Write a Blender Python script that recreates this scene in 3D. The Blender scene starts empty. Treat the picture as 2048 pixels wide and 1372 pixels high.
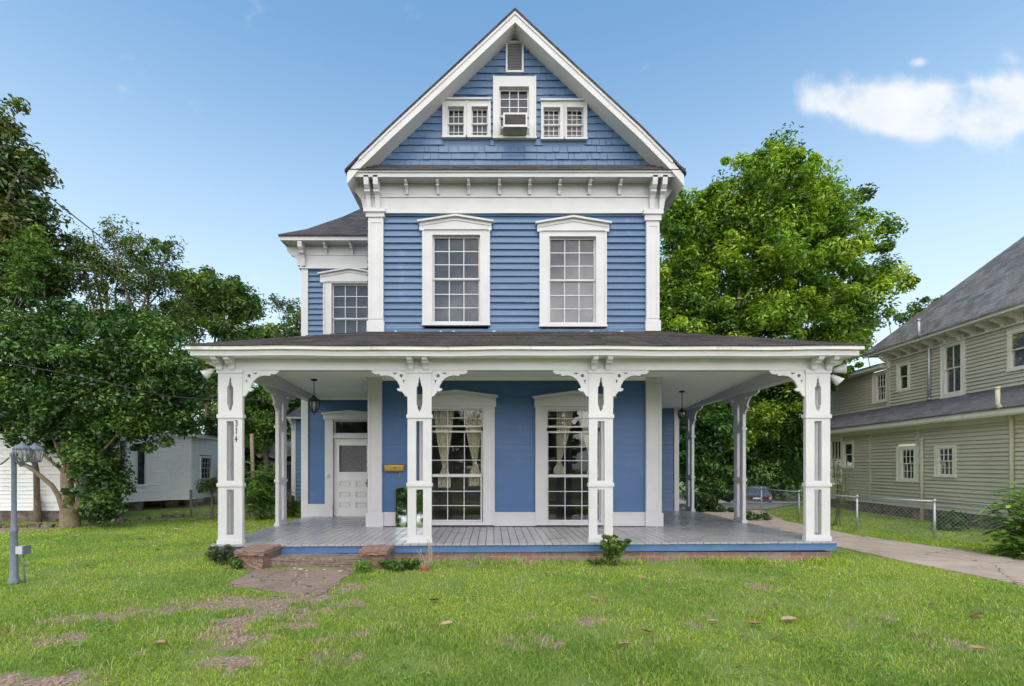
import bpy, math, random
import numpy as np
from mathutils import Vector, Matrix
from mathutils.geometry import tessellate_polygon
random.seed(7)
R = math.radians
scene = bpy.context.scene
COL = scene.collection

# ------------------------------------------------------------------ camera, world, sun, exposure
E = 1.55                       # eye height
VX, VY, F = 985.0, 932.0, 1000.0   # vanishing point and focal length measured on the 2048 px photo
cam_d = bpy.data.cameras.new("camera")
cam = bpy.data.objects.new("camera", cam_d)
COL.objects.link(cam)
cam.location = (0, 0, E)
cam.rotation_euler = (R(90), 0, 0)
cam_d.sensor_width = 36
cam_d.lens = 36 * F / 2048
cam_d.shift_x = (1024 - VX) / 2048
cam_d.shift_y = (VY - 686) / 2048
cam_d.clip_start = 0.1
cam_d.clip_end = 2000
scene.camera = cam

SUN_EL, SUN_AZ = R(58), R(186)      # azimuth clockwise from +Y : behind the camera
world = bpy.data.worlds.new("World")
scene.world = world
world.use_nodes = True
nt = world.node_tree
nt.nodes.clear()
N = nt.nodes.new
L = nt.links.new
sky = N('ShaderNodeTexSky')
sky.sky_type = 'NISHITA'
sky.sun_disc = False
sky.sun_elevation = SUN_EL
sky.sun_rotation = SUN_AZ
sky.air_density = 1.0
sky.dust_density = 1.2
sky.ozone_density = 1.6
SKY_STRENGTH = 0.15
tc = N('ShaderNodeTexCoord')
sep = N('ShaderNodeSeparateXYZ')
L(tc.outputs['Generated'], sep.inputs[0])
def wm(op, a, b=None, c=None):
    n = N('ShaderNodeMath'); n.operation = op
    for i, v in enumerate((a, b, c)):
        if v is None: continue
        if isinstance(v, (int, float)): n.inputs[i].default_value = v
        else: L(v, n.inputs[i])
    return n.outputs[0]
# clouds: fair-weather cloud field given in sky directions (tangent plane to the north)
ysafe = wm('MAXIMUM', sep.outputs['Y'], 0.02)
tu = wm('DIVIDE', sep.outputs['X'], ysafe)
tv = wm('DIVIDE', sep.outputs['Z'], ysafe)
comb = N('ShaderNodeCombineXYZ'); L(tu, comb.inputs[0]); L(tv, comb.inputs[1])
nz = N('ShaderNodeTexNoise'); nz.inputs['Scale'].default_value = 9; nz.inputs['Detail'].default_value = 8
nz.inputs['Roughness'].default_value = 0.55
L(comb.outputs[0], nz.inputs['Vector'])
def blob(cx, cy, rx, ry):
    a = wm('DIVIDE', wm('SUBTRACT', tu, cx), rx); b = wm('DIVIDE', wm('SUBTRACT', tv, cy), ry)
    return wm('SQRT', wm('ADD', wm('MULTIPLY', a, a), wm('MULTIPLY', b, b)))
def cl(cx, cy, rx, ry, amp=1.0):
    d = blob(cx, cy, rx, ry)
    return wm('MULTIPLY', wm('POWER', 2.718, wm('MULTIPLY', wm('MULTIPLY', d, d), -1.0)), amp)
m = cl(0.84, 0.715, 0.16, 0.055, .9)
for args in ((0.72, 0.745, 0.075, 0.05, .8), (0.97, 0.735, 0.12, 0.055, .9), (0.90, 0.685, 0.17, 0.045, .8), (0.66, 0.73, 0.05, 0.025, .5), (1.08, 0.72, 0.10, 0.06, .9), (-0.99, 0.95, 0.03, 0.03, .9), (0.855, 0.808, 0.028, 0.011, .75)):
    m = wm('ADD', m, cl(*args))
m = wm('MINIMUM', m, 1.1)
m = wm('ADD', m, wm('MULTIPLY', wm('SUBTRACT', nz.outputs[0], 0.5), 2.6))
ramp = N('ShaderNodeMapRange'); ramp.interpolation_type = 'SMOOTHSTEP'
ramp.inputs['From Min'].default_value = 0.30; ramp.inputs['From Max'].default_value = 1.25
L(m, ramp.inputs['Value'])
yon = wm('GREATER_THAN', sep.outputs['Y'], 0.1)
mask = wm('MULTIPLY', wm('MULTIPLY', ramp.outputs[0], yon), 0.93)
# pale summer haze low in the sky
hz = N('ShaderNodeMapRange'); hz.inputs['From Min'].default_value = 0.0; hz.inputs['From Max'].default_value = 0.72
hz.inputs['To Min'].default_value = 0.85; hz.inputs['To Max'].default_value = 0.0
hz.interpolation_type = 'SMOOTHSTEP'
L(sep.outputs['Z'], hz.inputs['Value'])
tint = N('ShaderNodeMix'); tint.data_type = 'RGBA'; tint.blend_type = 'MULTIPLY'; tint.inputs[0].default_value = 1
L(sky.outputs[0], tint.inputs[6]); tint.inputs[7].default_value = (0.93, 1.22, 1.20, 1)
mh = N('ShaderNodeMix'); mh.data_type = 'RGBA'
L(hz.outputs[0], mh.inputs[0]); L(tint.outputs[2], mh.inputs[6]); mh.inputs[7].default_value = (4.2, 4.65, 4.95, 1)
mc = N('ShaderNodeMix'); mc.data_type = 'RGBA'
L(mask, mc.inputs[0]); L(mh.outputs[2], mc.inputs[6]); n4 = N('ShaderNodeTexNoise'); n4.inputs['Scale'].default_value = 14; n4.inputs['Detail'].default_value = 5; L(comb.outputs[0], n4.inputs['Vector'])
ccm = N('ShaderNodeMix'); ccm.data_type = 'RGBA'; L(n4.outputs[0], ccm.inputs[0]); ccm.inputs[6].default_value = (3.5, 3.75, 4.05, 1); ccm.inputs[7].default_value = (4.7, 4.75, 4.8, 1)
L(ccm.outputs[2], mc.inputs[7])
# added broken bright cloud, out of view, strongest low down as porch fill
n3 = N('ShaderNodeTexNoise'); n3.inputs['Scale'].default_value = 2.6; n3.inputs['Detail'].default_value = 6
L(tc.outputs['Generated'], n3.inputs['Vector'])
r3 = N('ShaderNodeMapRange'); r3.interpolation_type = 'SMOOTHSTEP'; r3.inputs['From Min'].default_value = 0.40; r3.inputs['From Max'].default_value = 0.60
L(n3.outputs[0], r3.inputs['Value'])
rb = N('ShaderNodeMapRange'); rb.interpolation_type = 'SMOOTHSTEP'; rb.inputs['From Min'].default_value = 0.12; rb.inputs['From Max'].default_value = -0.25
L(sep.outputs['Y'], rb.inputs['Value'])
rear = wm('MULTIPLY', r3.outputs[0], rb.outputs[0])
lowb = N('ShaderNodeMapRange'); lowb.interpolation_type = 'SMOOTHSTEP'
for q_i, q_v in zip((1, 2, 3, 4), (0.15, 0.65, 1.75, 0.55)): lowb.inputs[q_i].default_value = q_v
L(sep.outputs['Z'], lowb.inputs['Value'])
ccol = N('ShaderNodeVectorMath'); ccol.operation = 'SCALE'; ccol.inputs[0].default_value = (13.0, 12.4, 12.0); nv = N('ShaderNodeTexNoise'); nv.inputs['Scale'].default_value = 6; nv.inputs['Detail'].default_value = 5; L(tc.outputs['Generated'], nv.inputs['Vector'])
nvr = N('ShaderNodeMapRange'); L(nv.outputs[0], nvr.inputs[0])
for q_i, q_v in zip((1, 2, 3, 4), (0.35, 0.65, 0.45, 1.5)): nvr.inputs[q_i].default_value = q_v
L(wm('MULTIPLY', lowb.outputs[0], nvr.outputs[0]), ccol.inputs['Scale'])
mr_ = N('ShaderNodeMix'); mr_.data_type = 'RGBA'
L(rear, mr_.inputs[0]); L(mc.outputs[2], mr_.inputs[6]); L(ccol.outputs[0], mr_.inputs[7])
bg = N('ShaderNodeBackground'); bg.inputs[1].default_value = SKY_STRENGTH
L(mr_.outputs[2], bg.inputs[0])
out = N('ShaderNodeOutputWorld'); L(bg.outputs[0], out.inputs[0])

sun_d = bpy.data.lights.new("sun", 'SUN')
sun_d.energy = 0.8
sun_d.angle = R(22)
sun_d.color = (1.0, 0.90, 0.74)
sun = bpy.data.objects.new("sun", sun_d)
COL.objects.link(sun)
sdir = Vector((math.cos(SUN_EL) * math.sin(SUN_AZ), math.cos(SUN_EL) * math.cos(SUN_AZ), math.sin(SUN_EL)))
sun.rotation_euler = sdir.to_track_quat('Z', 'Y').to_euler()
sun.location = sdir * 50

scene.view_settings.view_transform = 'Standard'
scene.view_settings.look = 'None'
scene.view_settings.gamma = 1
scene.view_settings.exposure = 0.6
scene.cycles.max_bounces = 6
scene.cycles.diffuse_bounces = 5
scene.cycles.transparent_max_bounces = 8
scene.cycles.use_denoising = True

# ------------------------------------------------------------------ measured geometry helpers
def P(px, py, Y):
    """the real-world point that stands at depth Y behind a spot measured on the photo"""
    return Vector(((px - VX) * Y / F, Y, E + (VY - py) * Y / F))
def PX(px, Y): return (px - VX) * Y / F
def PZ(py, Y): return E + (VY - py) * Y / F
def G(px, py):                       # spot on the level ground
    Y = E * F / (py - VY)
    return (PX(px, Y), Y)

def vnoise(x, y, seed=0):
    x = np.asarray(x, float); y = np.asarray(y, float)
    xi = np.floor(x).astype(np.int64); yi = np.floor(y).astype(np.int64)
    fx = x - xi; fy = y - yi
    fx = fx * fx * (3 - 2 * fx); fy = fy * fy * (3 - 2 * fy)
    def h(a, b):
        n = (a * 374761393 + b * 668265263 + seed * 1442695041) & 0xffffffff
        n = ((n ^ (n >> 13)) * 1274126177) & 0xffffffff
        return ((n ^ (n >> 16)) & 0xffff) / 65535.0
    return (h(xi, yi) * (1 - fx) + h(xi + 1, yi) * fx) * (1 - fy) + (h(xi, yi + 1) * (1 - fx) + h(xi + 1, yi + 1) * fx) * fy
def fbm(x, y, seed=0, o=4):
    s = 0; a = 0.5; t = 0
    for i in range(o):
        s = s + a * vnoise(np.asarray(x) * 2 ** i, np.asarray(y) * 2 ** i, seed + i); t += a; a *= 0.5
    return s / t

# ------------------------------------------------------------------ materials
def newmat(name):
    m = bpy.data.materials.new(name); m.use_nodes = True
    n = m.node_tree; n.nodes.clear()
    o = n.nodes.new('ShaderNodeOutputMaterial')
    b = n.nodes.new('ShaderNodeBsdfPrincipled')
    n.links.new(b.outputs[0], o.inputs[0])
    return m, n, b, o
def noise_node(n, scale, detail=4, coord='UV', stretch=None, rough=0.55):
    t = n.nodes.new('ShaderNodeTexCoord'); mp = n.nodes.new('ShaderNodeMapping')
    if stretch: mp.inputs['Scale'].default_value = stretch
    n.links.new(t.outputs[coord], mp.inputs[0])
    z = n.nodes.new('ShaderNodeTexNoise'); z.inputs['Scale'].default_value = scale; z.inputs['Detail'].default_value = detail
    z.inputs['Roughness'].default_value = rough
    n.links.new(mp.outputs[0], z.inputs['Vector'])
    return z.outputs[0]
def mixc(n, fac, a, b, blend='MIX'):
    m = n.nodes.new('ShaderNodeMix'); m.data_type = 'RGBA'; m.blend_type = blend
    for i, v in ((0, fac), (6, a), (7, b)):
        if isinstance(v, (int, float)): m.inputs[i].default_value = v
        elif isinstance(v, tuple): m.inputs[i].default_value = (*v[:3], 1)
        else: n.links.new(v, m.inputs[i])
    return m.outputs[2]
def mrange(n, v, a, b, c=0.0, d=1.0):
    m = n.nodes.new('ShaderNodeMapRange'); n.links.new(v, m.inputs[0])
    for i, q in zip((1, 2, 3, 4), (a, b, c, d)): m.inputs[i].default_value = q
    return m.outputs[0]
def bump(n, b, h, strength=0.3, dist=0.01):
    u = n.nodes.new('ShaderNodeBump'); u.inputs['Strength'].default_value = strength; u.inputs['Distance'].default_value = dist
    n.links.new(h, u.inputs['Height']); n.links.new(u.outputs[0], b.inputs['Normal'])

def paint(name, rgb, rgb2=None, rough=0.55, scale=1.2, stretch=(1, 1, 1), bstr=0.08, grime=None, grime_amt=0.0, fine=60):
    m, n, b, o = newmat(name)
    rgb2 = rgb2 or tuple(c * 0.82 for c in rgb)
    z = noise_node(n, scale, 5, stretch=stretch)
    c = mixc(n, mrange(n, z, 0.35, 0.68), rgb, rgb2)
    if grime:
        g = noise_node(n, 2.3, 8, stretch=(1.0, 0.45, 1), rough=0.7)
        c = mixc(n, mrange(n, g, 0.56, 0.74, 0, grime_amt), c, grime)
    n.links.new(c, b.inputs['Base Color'])
    b.inputs['Roughness'].default_value = rough
    if bstr: bump(n, b, noise_node(n, fine, 3), bstr, 0.004)
    return m
M = {}
M['white'] = paint('white_paint', (0.59, 0.58, 0.595), (0.53, 0.52, 0.535), 0.5, 1.5, grime=(0.5, 0.47, 0.40), grime_amt=0.35)
M['worn_white'] = paint('worn_white_paint', (0.74, 0.73, 0.69), (0.60, 0.59, 0.54), 0.6, 3, stretch=(0.5, 2, 1), grime=(0.20, 0.18, 0.12), grime_amt=0.8)
M['blue'] = paint('blue_paint', (0.088, 0.158, 0.285), (0.073, 0.134, 0.247), 0.5, 2.2, stretch=(0.35, 2.0, 1), grime=(0.19, 0.27, 0.44), grime_amt=0.45)
M['blue_low'] = paint('blue_paint_smooth', (0.056, 0.132, 0.30), (0.044, 0.112, 0.262), 0.5, 1.4, stretch=(0.35, 1.5, 1), grime=(0.10, 0.17, 0.32), grime_amt=0.7)
M['blue_band'] = paint('blue_paint_skirt', (0.075, 0.165, 0.36), (0.06, 0.14, 0.31), 0.5, 3, grime=(0.2, 0.28, 0.4), grime_amt=0.5)
M['olive'] = paint('olive_paint', (0.56, 0.53, 0.405), (0.47, 0.45, 0.335), 0.65, 0.9, grime=(0.46, 0.45, 0.37), grime_amt=0.9)
M['cream'] = paint('cream_paint', (0.76, 0.74, 0.64), (0.68, 0.65, 0.54), 0.6, 1.6, grime=(0.36, 0.33, 0.24), grime_amt=0.5)
M['chalky'] = paint('chalky_white_siding', (0.92, 0.91, 0.92), (0.84, 0.83, 0.83), 0.7, 1.3, grime=(0.42, 0.38, 0.34), grime_amt=0.55)
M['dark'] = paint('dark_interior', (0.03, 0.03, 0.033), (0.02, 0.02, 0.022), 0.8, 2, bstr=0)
M['room'] = paint('room_plaster', (0.34, 0.32, 0.30), (0.26, 0.25, 0.235), 0.85, 1, bstr=0)
M['iron'] = paint('black_iron', (0.018, 0.018, 0.02), (0.03, 0.03, 0.03), 0.4, 20)
M['grey_metal'] = paint('galvanised_steel', (0.50, 0.51, 0.53), (0.38, 0.39, 0.42), 0.42, 12)
M['grey_metal'].node_tree.nodes['Principled BSDF'].inputs['Metallic'].default_value = 0.5
M['post_paint'] = paint('blue_grey_post_paint', (0.155, 0.18, 0.235), (0.11, 0.13, 0.175), 0.5, 10, grime=(0.3, 0.3, 0.32), grime_amt=0.6)
M['brass'] = paint('aged_brass', (0.50, 0.31, 0.06), (0.36, 0.21, 0.04), 0.42, 14)
M['brass'].node_tree.nodes['Principled BSDF'].inputs['Metallic'].default_value = 0.55
M['door_white'] = paint('door_paint', (0.72, 0.71, 0.70), (0.68, 0.67, 0.66), 0.45, 1)
M['curtain'] = paint('cream_curtain', (0.84, 0.77, 0.60), (0.72, 0.64, 0.47), 0.9, 8, stretch=(4, 0.6, 1))
M['black_frame'] = paint('black_window_frame', (0.02, 0.02, 0.022), None, 0.5, 3)
M['bark'] = paint('bark', (0.19, 0.15, 0.105), (0.10, 0.08, 0.06), 0.9, 6, stretch=(3, 0.6, 1), bstr=0.6, fine=25)
M['pale_bark'] = paint('pale_bark', (0.26, 0.20, 0.13), (0.15, 0.12, 0.075), 0.85, 5, stretch=(2, 0.7, 1), bstr=0.5, fine=20, grime=(0.10, 0.12, 0.06), grime_amt=0.5)
M['twig'] = paint('dry_twig', (0.42, 0.33, 0.25), (0.28, 0.21, 0.16), 0.9, 10)
M['wood'] = paint('weathered_wood', (0.20, 0.18, 0.15), (0.12, 0.105, 0.09), 0.9, 5, stretch=(3, 0.6, 1))
M['rubber'] = paint('rubber', (0.015, 0.015, 0.016), None, 0.7, 5)
M['ac_beige'] = paint('beige_enamel', (0.47, 0.43, 0.33), (0.33, 0.30, 0.22), 0.5, 5, grime=(0.12, 0.12, 0.07), grime_amt=0.8)
M['rust'] = paint('rusty_paint', (0.50, 0.46, 0.36), (0.36, 0.20, 0.10), 0.7, 4)
M['blind'] = paint('grey_blind', (0.105, 0.115, 0.135), (0.05, 0.056, 0.07), 0.8, 3)
M['red_pot'] = paint('terracotta', (0.35, 0.05, 0.03), None, 0.6, 3)

def shingles(name, c1, c2, c3, w=0.30, h=0.125, rough=0.9):
    m, n, b, o = newmat(name)
    t = n.nodes.new('ShaderNodeTexCoord')
    br = n.nodes.new('ShaderNodeTexBrick'); br.offset = 0.5; br.squash = 1
    br.inputs['Scale'].default_value = 1; br.inputs['Brick Width'].default_value = w; br.inputs['Row Height'].default_value = h
    br.inputs['Mortar Size'].default_value = 0.006; br.inputs['Mortar Smooth'].default_value = 0.3; br.inputs['Bias'].default_value = 0
    wob = noise_node(n, 3, 3)
    add = n.nodes.new('ShaderNodeVectorMath'); add.operation = 'MULTIPLY_ADD'
    cmb = n.nodes.new('ShaderNodeCombineXYZ'); n.links.new(wob, cmb.inputs[0]); n.links.new(wob, cmb.inputs[1])
    n.links.new(cmb.outputs[0], add.inputs[0]); add.inputs[1].default_value = (0.05, 0.03, 0); n.links.new(t.outputs['UV'], add.inputs[2])
    n.links.new(add.outputs[0], br.inputs['Vector'])
    br.inputs['Color1'].default_value = (*c1, 1); br.inputs['Color2'].default_value = (*c2, 1)
    br.inputs['Mortar'].default_value = (c1[0] * .35, c1[1] * .35, c1[2] * .35, 1)
    z = noise_node(n, 1.1, 6, rough=0.65)
    c = mixc(n, mrange(n, z, 0.42, 0.72, 0, 0.75), br.outputs[0], c3)
    z2 = noise_node(n, 90, 2)
    c = mixc(n, mrange(n, z2, 0.35, 0.65, 0.0, 0.6), c, (0.015, 0.015, 0.016))
    c = mixc(n, mrange(n, noise_node(n, 22, 4), 0.55, 0.7, 0, 0.45), c, tuple(min(1, v * 1.7) for v in c2))
    n.links.new(c, b.inputs['Base Color']); b.inputs['Roughness'].default_value = rough
    # each course steps down over the next
    sx = n.nodes.new('ShaderNodeSeparateXYZ'); n.links.new(add.outputs[0], sx.inputs[0])
    d = n.nodes.new('ShaderNodeMath'); d.operation = 'DIVIDE'; n.links.new(sx.outputs[1], d.inputs[0]); d.inputs[1].default_value = h
    fr = n.nodes.new('ShaderNodeMath'); fr.operation = 'FRACT'; n.links.new(d.outputs[0], fr.inputs[0])
    inv = n.nodes.new('ShaderNodeMath'); inv.operation = 'SUBTRACT'; inv.inputs[0].default_value = 1; n.links.new(fr.outputs[0], inv.inputs[1])
    bump(n, b, inv.outputs[0], 0.9, 0.02)
    return m
M['shingle'] = shingles('dark_asphalt_shingles', (0.024, 0.022, 0.024), (0.092, 0.082, 0.084), (0.075, 0.052, 0.05))
M['slate'] = shingles('grey_slate', (0.13, 0.13, 0.14), (0.34, 0.34, 0.35), (0.26, 0.20, 0.17), 0.25, 0.19, 0.7)
M['old_shingle'] = shingles('purple_grey_shingles', (0.10, 0.095, 0.105), (0.21, 0.20, 0.22), (0.17, 0.15, 0.15), 0.3, 0.13)

def brick(name, c1, c2, mortar, w=0.22, h=0.075):
    m, n, b, o = newmat(name)
    t = n.nodes.new('ShaderNodeTexCoord')
    br = n.nodes.new('ShaderNodeTexBrick'); br.inputs['Scale'].default_value = 1
    br.inputs['Brick Width'].default_value = w; br.inputs['Row Height'].default_value = h
    br.inputs['Mortar Size'].default_value = 0.007; br.inputs['Mortar Smooth'].default_value = 0.4
    br.inputs['Color1'].default_value = (*c1, 1); br.inputs['Color2'].default_value = (*c2, 1); br.inputs['Mortar'].default_value = (*mortar, 1)
    n.links.new(t.outputs['UV'], br.inputs['Vector'])
    z = noise_node(n, 4, 6)
    c = mixc(n, mrange(n, z, 0.42, 0.62, 0, 0.9), br.outputs[0], (0.27, 0.225, 0.195))
    c = mixc(n, mrange(n, noise_node(n, 11, 5), 0.5, 0.7, 0, 0.6), c, (0.13, 0.09, 0.08))
    n.links.new(c, b.inputs['Base Color']); b.inputs['Roughness'].default_value = 0.9
    inv = n.nodes.new('ShaderNodeMath'); inv.operation = 'SUBTRACT'; inv.inputs[0].default_value = 1; n.links.new(br.outputs['Fac'], inv.inputs[1])
    bump(n, b, inv.outputs[0], 0.7, 0.01)
    return m
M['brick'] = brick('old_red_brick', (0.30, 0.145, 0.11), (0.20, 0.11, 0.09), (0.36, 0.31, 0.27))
M['brick_dark'] = brick('dark_foundation_brick', (0.12, 0.075, 0.06), (0.08, 0.06, 0.055), (0.14, 0.12, 0.10))  # darker brick for the neighbours' piers, foundation and the kerb

def rocky(name, c1, c2, c3, sc=3, bs=0.6):
    m, n, b, o = newmat(name)
    z = noise_node(n, sc, 8, 'Object', rough=0.65); z2 = noise_node(n, sc * 5, 6, 'Object', rough=0.7)
    c = mixc(n, mrange(n, z, 0.38, 0.62), c1, c2)
    c = mixc(n, mrange(n, z2, 0.5, 0.72, 0, 0.8), c, c3)
    n.links.new(c, b.inputs['Base Color']); b.inputs['Roughness'].default_value = 0.92
    bump(n, b, z2, bs, 0.02)
    return m
M['stone'] = rocky('worn_red_brick_and_mortar', (0.26, 0.15, 0.12), (0.19, 0.12, 0.10), (0.36, 0.29, 0.24), 4)
M['step_conc'] = rocky('stained_step_concrete', (0.22, 0.16, 0.13), (0.14, 0.105, 0.085), (0.40, 0.35, 0.30), 3)
M['slab'] = rocky('reddish_concrete_slab', (0.27, 0.19, 0.155), (0.20, 0.14, 0.12), (0.36, 0.28, 0.22), 2.0, 0.25)
M['drive'] = rocky('driveway_concrete', (0.47, 0.37, 0.30), (0.34, 0.265, 0.21), (0.52, 0.43, 0.36), 1.1, 0.2)
for _mn, _sc, _wd in (('slab', 1.5, .02), ('drive', .55, .008)):
    _n = M[_mn].node_tree; _b = _n.nodes['Principled BSDF']; _v = _n.nodes.new('ShaderNodeTexVoronoi'); _v.feature = 'DISTANCE_TO_EDGE'; _v.inputs['Scale'].default_value = _sc
    _t = _n.nodes.new('ShaderNodeTexCoord'); _w = _n.nodes.new('ShaderNodeTexNoise'); _w.inputs['Scale'].default_value = 5; _n.links.new(_t.outputs['Object'], _w.inputs['Vector'])
    _a = _n.nodes.new('ShaderNodeVectorMath'); _a.operation = 'MULTIPLY_ADD'; _n.links.new(_w.outputs[1], _a.inputs[0]); _a.inputs[1].default_value = (.25, .25, .25); _n.links.new(_t.outputs['Object'], _a.inputs[2]); _n.links.new(_a.outputs[0], _v.inputs['Vector'])
    _src = _b.inputs['Base Color'].links[0].from_socket
    _n.links.new(mixc(_n, mrange(_n, _v.outputs[0], _wd * .2, _wd, .85, 0), _src, (.07, .05, .04)), _b.inputs['Base Color'])
M['gravel'] = rocky('gravel', (0.30, 0.28, 0.27), (0.20, 0.18, 0.17), (0.42, 0.40, 0.38), 8, 0.8)

# porch floor: glossy grey paint
m, n, b, o = newmat('porch_floor_paint')
z = noise_node(n, 1.3, 5, stretch=(1.0, 1.0, 1))
c = mixc(n, mrange(n, z, 0.35, 0.7), (0.37, 0.36, 0.38), (0.31, 0.30, 0.315))
n.links.new(c, b.inputs['Base Color'])
z = noise_node(n, 2.5, 4)
n.links.new(mrange(n, z, 0.3, 0.7, 0.22, 0.42), b.inputs['Roughness'])
M['floor'] = m

m, n, b, o = newmat('ceiling_boards'); 
z = noise_node(n, 1.5, 5, stretch=(1, 3, 1)); c = mixc(n, mrange(n, z, .35, .7), (.90, .885, .875), (.86, .84, .83))
t = n.nodes.new('ShaderNodeTexCoord'); wv = n.nodes.new('ShaderNodeTexWave'); wv.bands_direction = 'X'; wv.inputs['Scale'].default_value = 3.1
n.links.new(t.outputs['UV'], wv.inputs['Vector']); n.links.new(c, b.inputs['Base Color']); b.inputs['Roughness'].default_value = .45
bump(n, b, mrange(n, wv.outputs[1], 0, .12), .5, .006); M['ceiling'] = m
def glass(name, tint=(0.75, 0.78, 0.8), refl=0.075, rough=0.01):
    m, n, b, o = newmat(name); n.nodes.remove(b)
    tr = n.nodes.new('ShaderNodeBsdfTransparent'); tr.inputs[0].default_value = (*tint, 1)
    gl = n.nodes.new('ShaderNodeBsdfGlossy'); gl.inputs['Roughness'].default_value = rough
    fr = n.nodes.new('ShaderNodeLayerWeight'); fr.inputs[0].default_value = 0.25
    mr = mrange(n, fr.outputs['Fresnel'], 0, 1, refl, .4)
    z = noise_node(n, 1.6, 2); bu = n.nodes.new('ShaderNodeBump'); bu.inputs['Strength'].default_value = 0.05; bu.inputs['Distance'].default_value = 0.05
    n.links.new(z, bu.inputs['Height']); n.links.new(bu.outputs[0], gl.inputs['Normal'])
    mx = n.nodes.new('ShaderNodeMixShader'); n.links.new(mr, mx.inputs[0]); n.links.new(tr.outputs[0], mx.inputs[1]); n.links.new(gl.outputs[0], mx.inputs[2])
    n.links.new(mx.outputs[0], o.inputs[0])
    return m
M['glass'] = glass('window_glass')
M['glass_sky'] = glass('upper_window_glass', (0.75, 0.80, 0.88), 0.055, 0.02)
M['lamp_glass'] = glass('lamp_glass', (0.8, 0.8, 0.76), 0.18, 0.15)
m, n, b, o = newmat('textured_obscure_glass')
b.inputs['Base Color'].default_value = (0.16, 0.155, 0.165, 1); b.inputs['Roughness'].default_value = 0.18
vo = n.nodes.new('ShaderNodeTexVoronoi'); vo.inputs['Scale'].default_value = 45
t = n.nodes.new('ShaderNodeTexCoord'); n.links.new(t.outputs['UV'], vo.inputs['Vector']); bump(n, b, vo.outputs[0], 0.9, 0.02)
M['obscure'] = m
m, n, b, o = newmat('mirror_silver')
b.inputs['Base Color'].default_value = (0.8, 0.82, 0.8, 1); b.inputs['Metallic'].default_value = 1; b.inputs['Roughness'].default_value = 0.03
M['mirror'] = m
m, n, b, o = newmat('car_paint')
b.inputs['Base Color'].default_value = (0.07, 0.075, 0.09, 1); b.inputs['Roughness'].default_value = 0.25; b.inputs['Coat Weight'].default_value = 0.6
M['car'] = m
m, n, b, o = newmat('car_glass'); b.inputs['Base Color'].default_value = (0.05, 0.06, 0.07, 1); b.inputs['Roughness'].default_value = 0.05
M['car_glass'] = m
m, n, b, o = newmat('tail_lamp'); b.inputs['Base Color'].default_value = (0.4, 0.02, 0.02, 1); b.inputs['Roughness'].default_value = 0.2
M['tail'] = m

def leafmat(name, transl=0.32, gloss=0.10, rough=0.4):
    m, n, b, o = newmat(name); n.nodes.remove(b)
    a = n.nodes.new('ShaderNodeAttribute'); a.attribute_name = 'Col'
    d = n.nodes.new('ShaderNodeBsdfDiffuse'); n.links.new(a.outputs['Color'], d.inputs[0])
    tr = n.nodes.new('ShaderNodeBsdfTranslucent')
    tc_ = mixc(n, 1.0, a.outputs['Color'], (1.35, 1.5, 0.6), 'MULTIPLY'); n.links.new(tc_, tr.inputs[0])
    mx = n.nodes.new('ShaderNodeMixShader'); mx.inputs[0].default_value = transl
    n.links.new(d.outputs[0], mx.inputs[1]); n.links.new(tr.outputs[0], mx.inputs[2])
    g = n.nodes.new('ShaderNodeBsdfGlossy'); g.inputs['Roughness'].default_value = rough
    m2 = n.nodes.new('ShaderNodeMixShader'); m2.inputs[0].default_value = gloss
    n.links.new(mx.outputs[0], m2.inputs[1]); n.links.new(g.outputs[0], m2.inputs[2]); n.links.new(m2.outputs[0], o.inputs[0])
    return m
M['leaf'] = leafmat('leaf', 0.35, 0.05, 0.5)
M['waxy_leaf'] = leafmat('waxy_leaf', 0.2, 0.06, 0.42)
M['blade'] = leafmat('grass_blade', 0.35, 0.04, 0.5)

# ------------------------------------------------------------------ mesh builder
class Frame:
    def __init__(s, O, U, Nn):
        s.O = Vector(O); s.U = Vector(U).normalized(); s.N = Vector(Nn).normalized()
    def p(s, u, v, w): return s.O + s.U * u + Vector((0, 0, v)) + s.N * w
def front(Y): return Frame((0, Y, 0), (1, 0, 0), (0, -1, 0))

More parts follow.
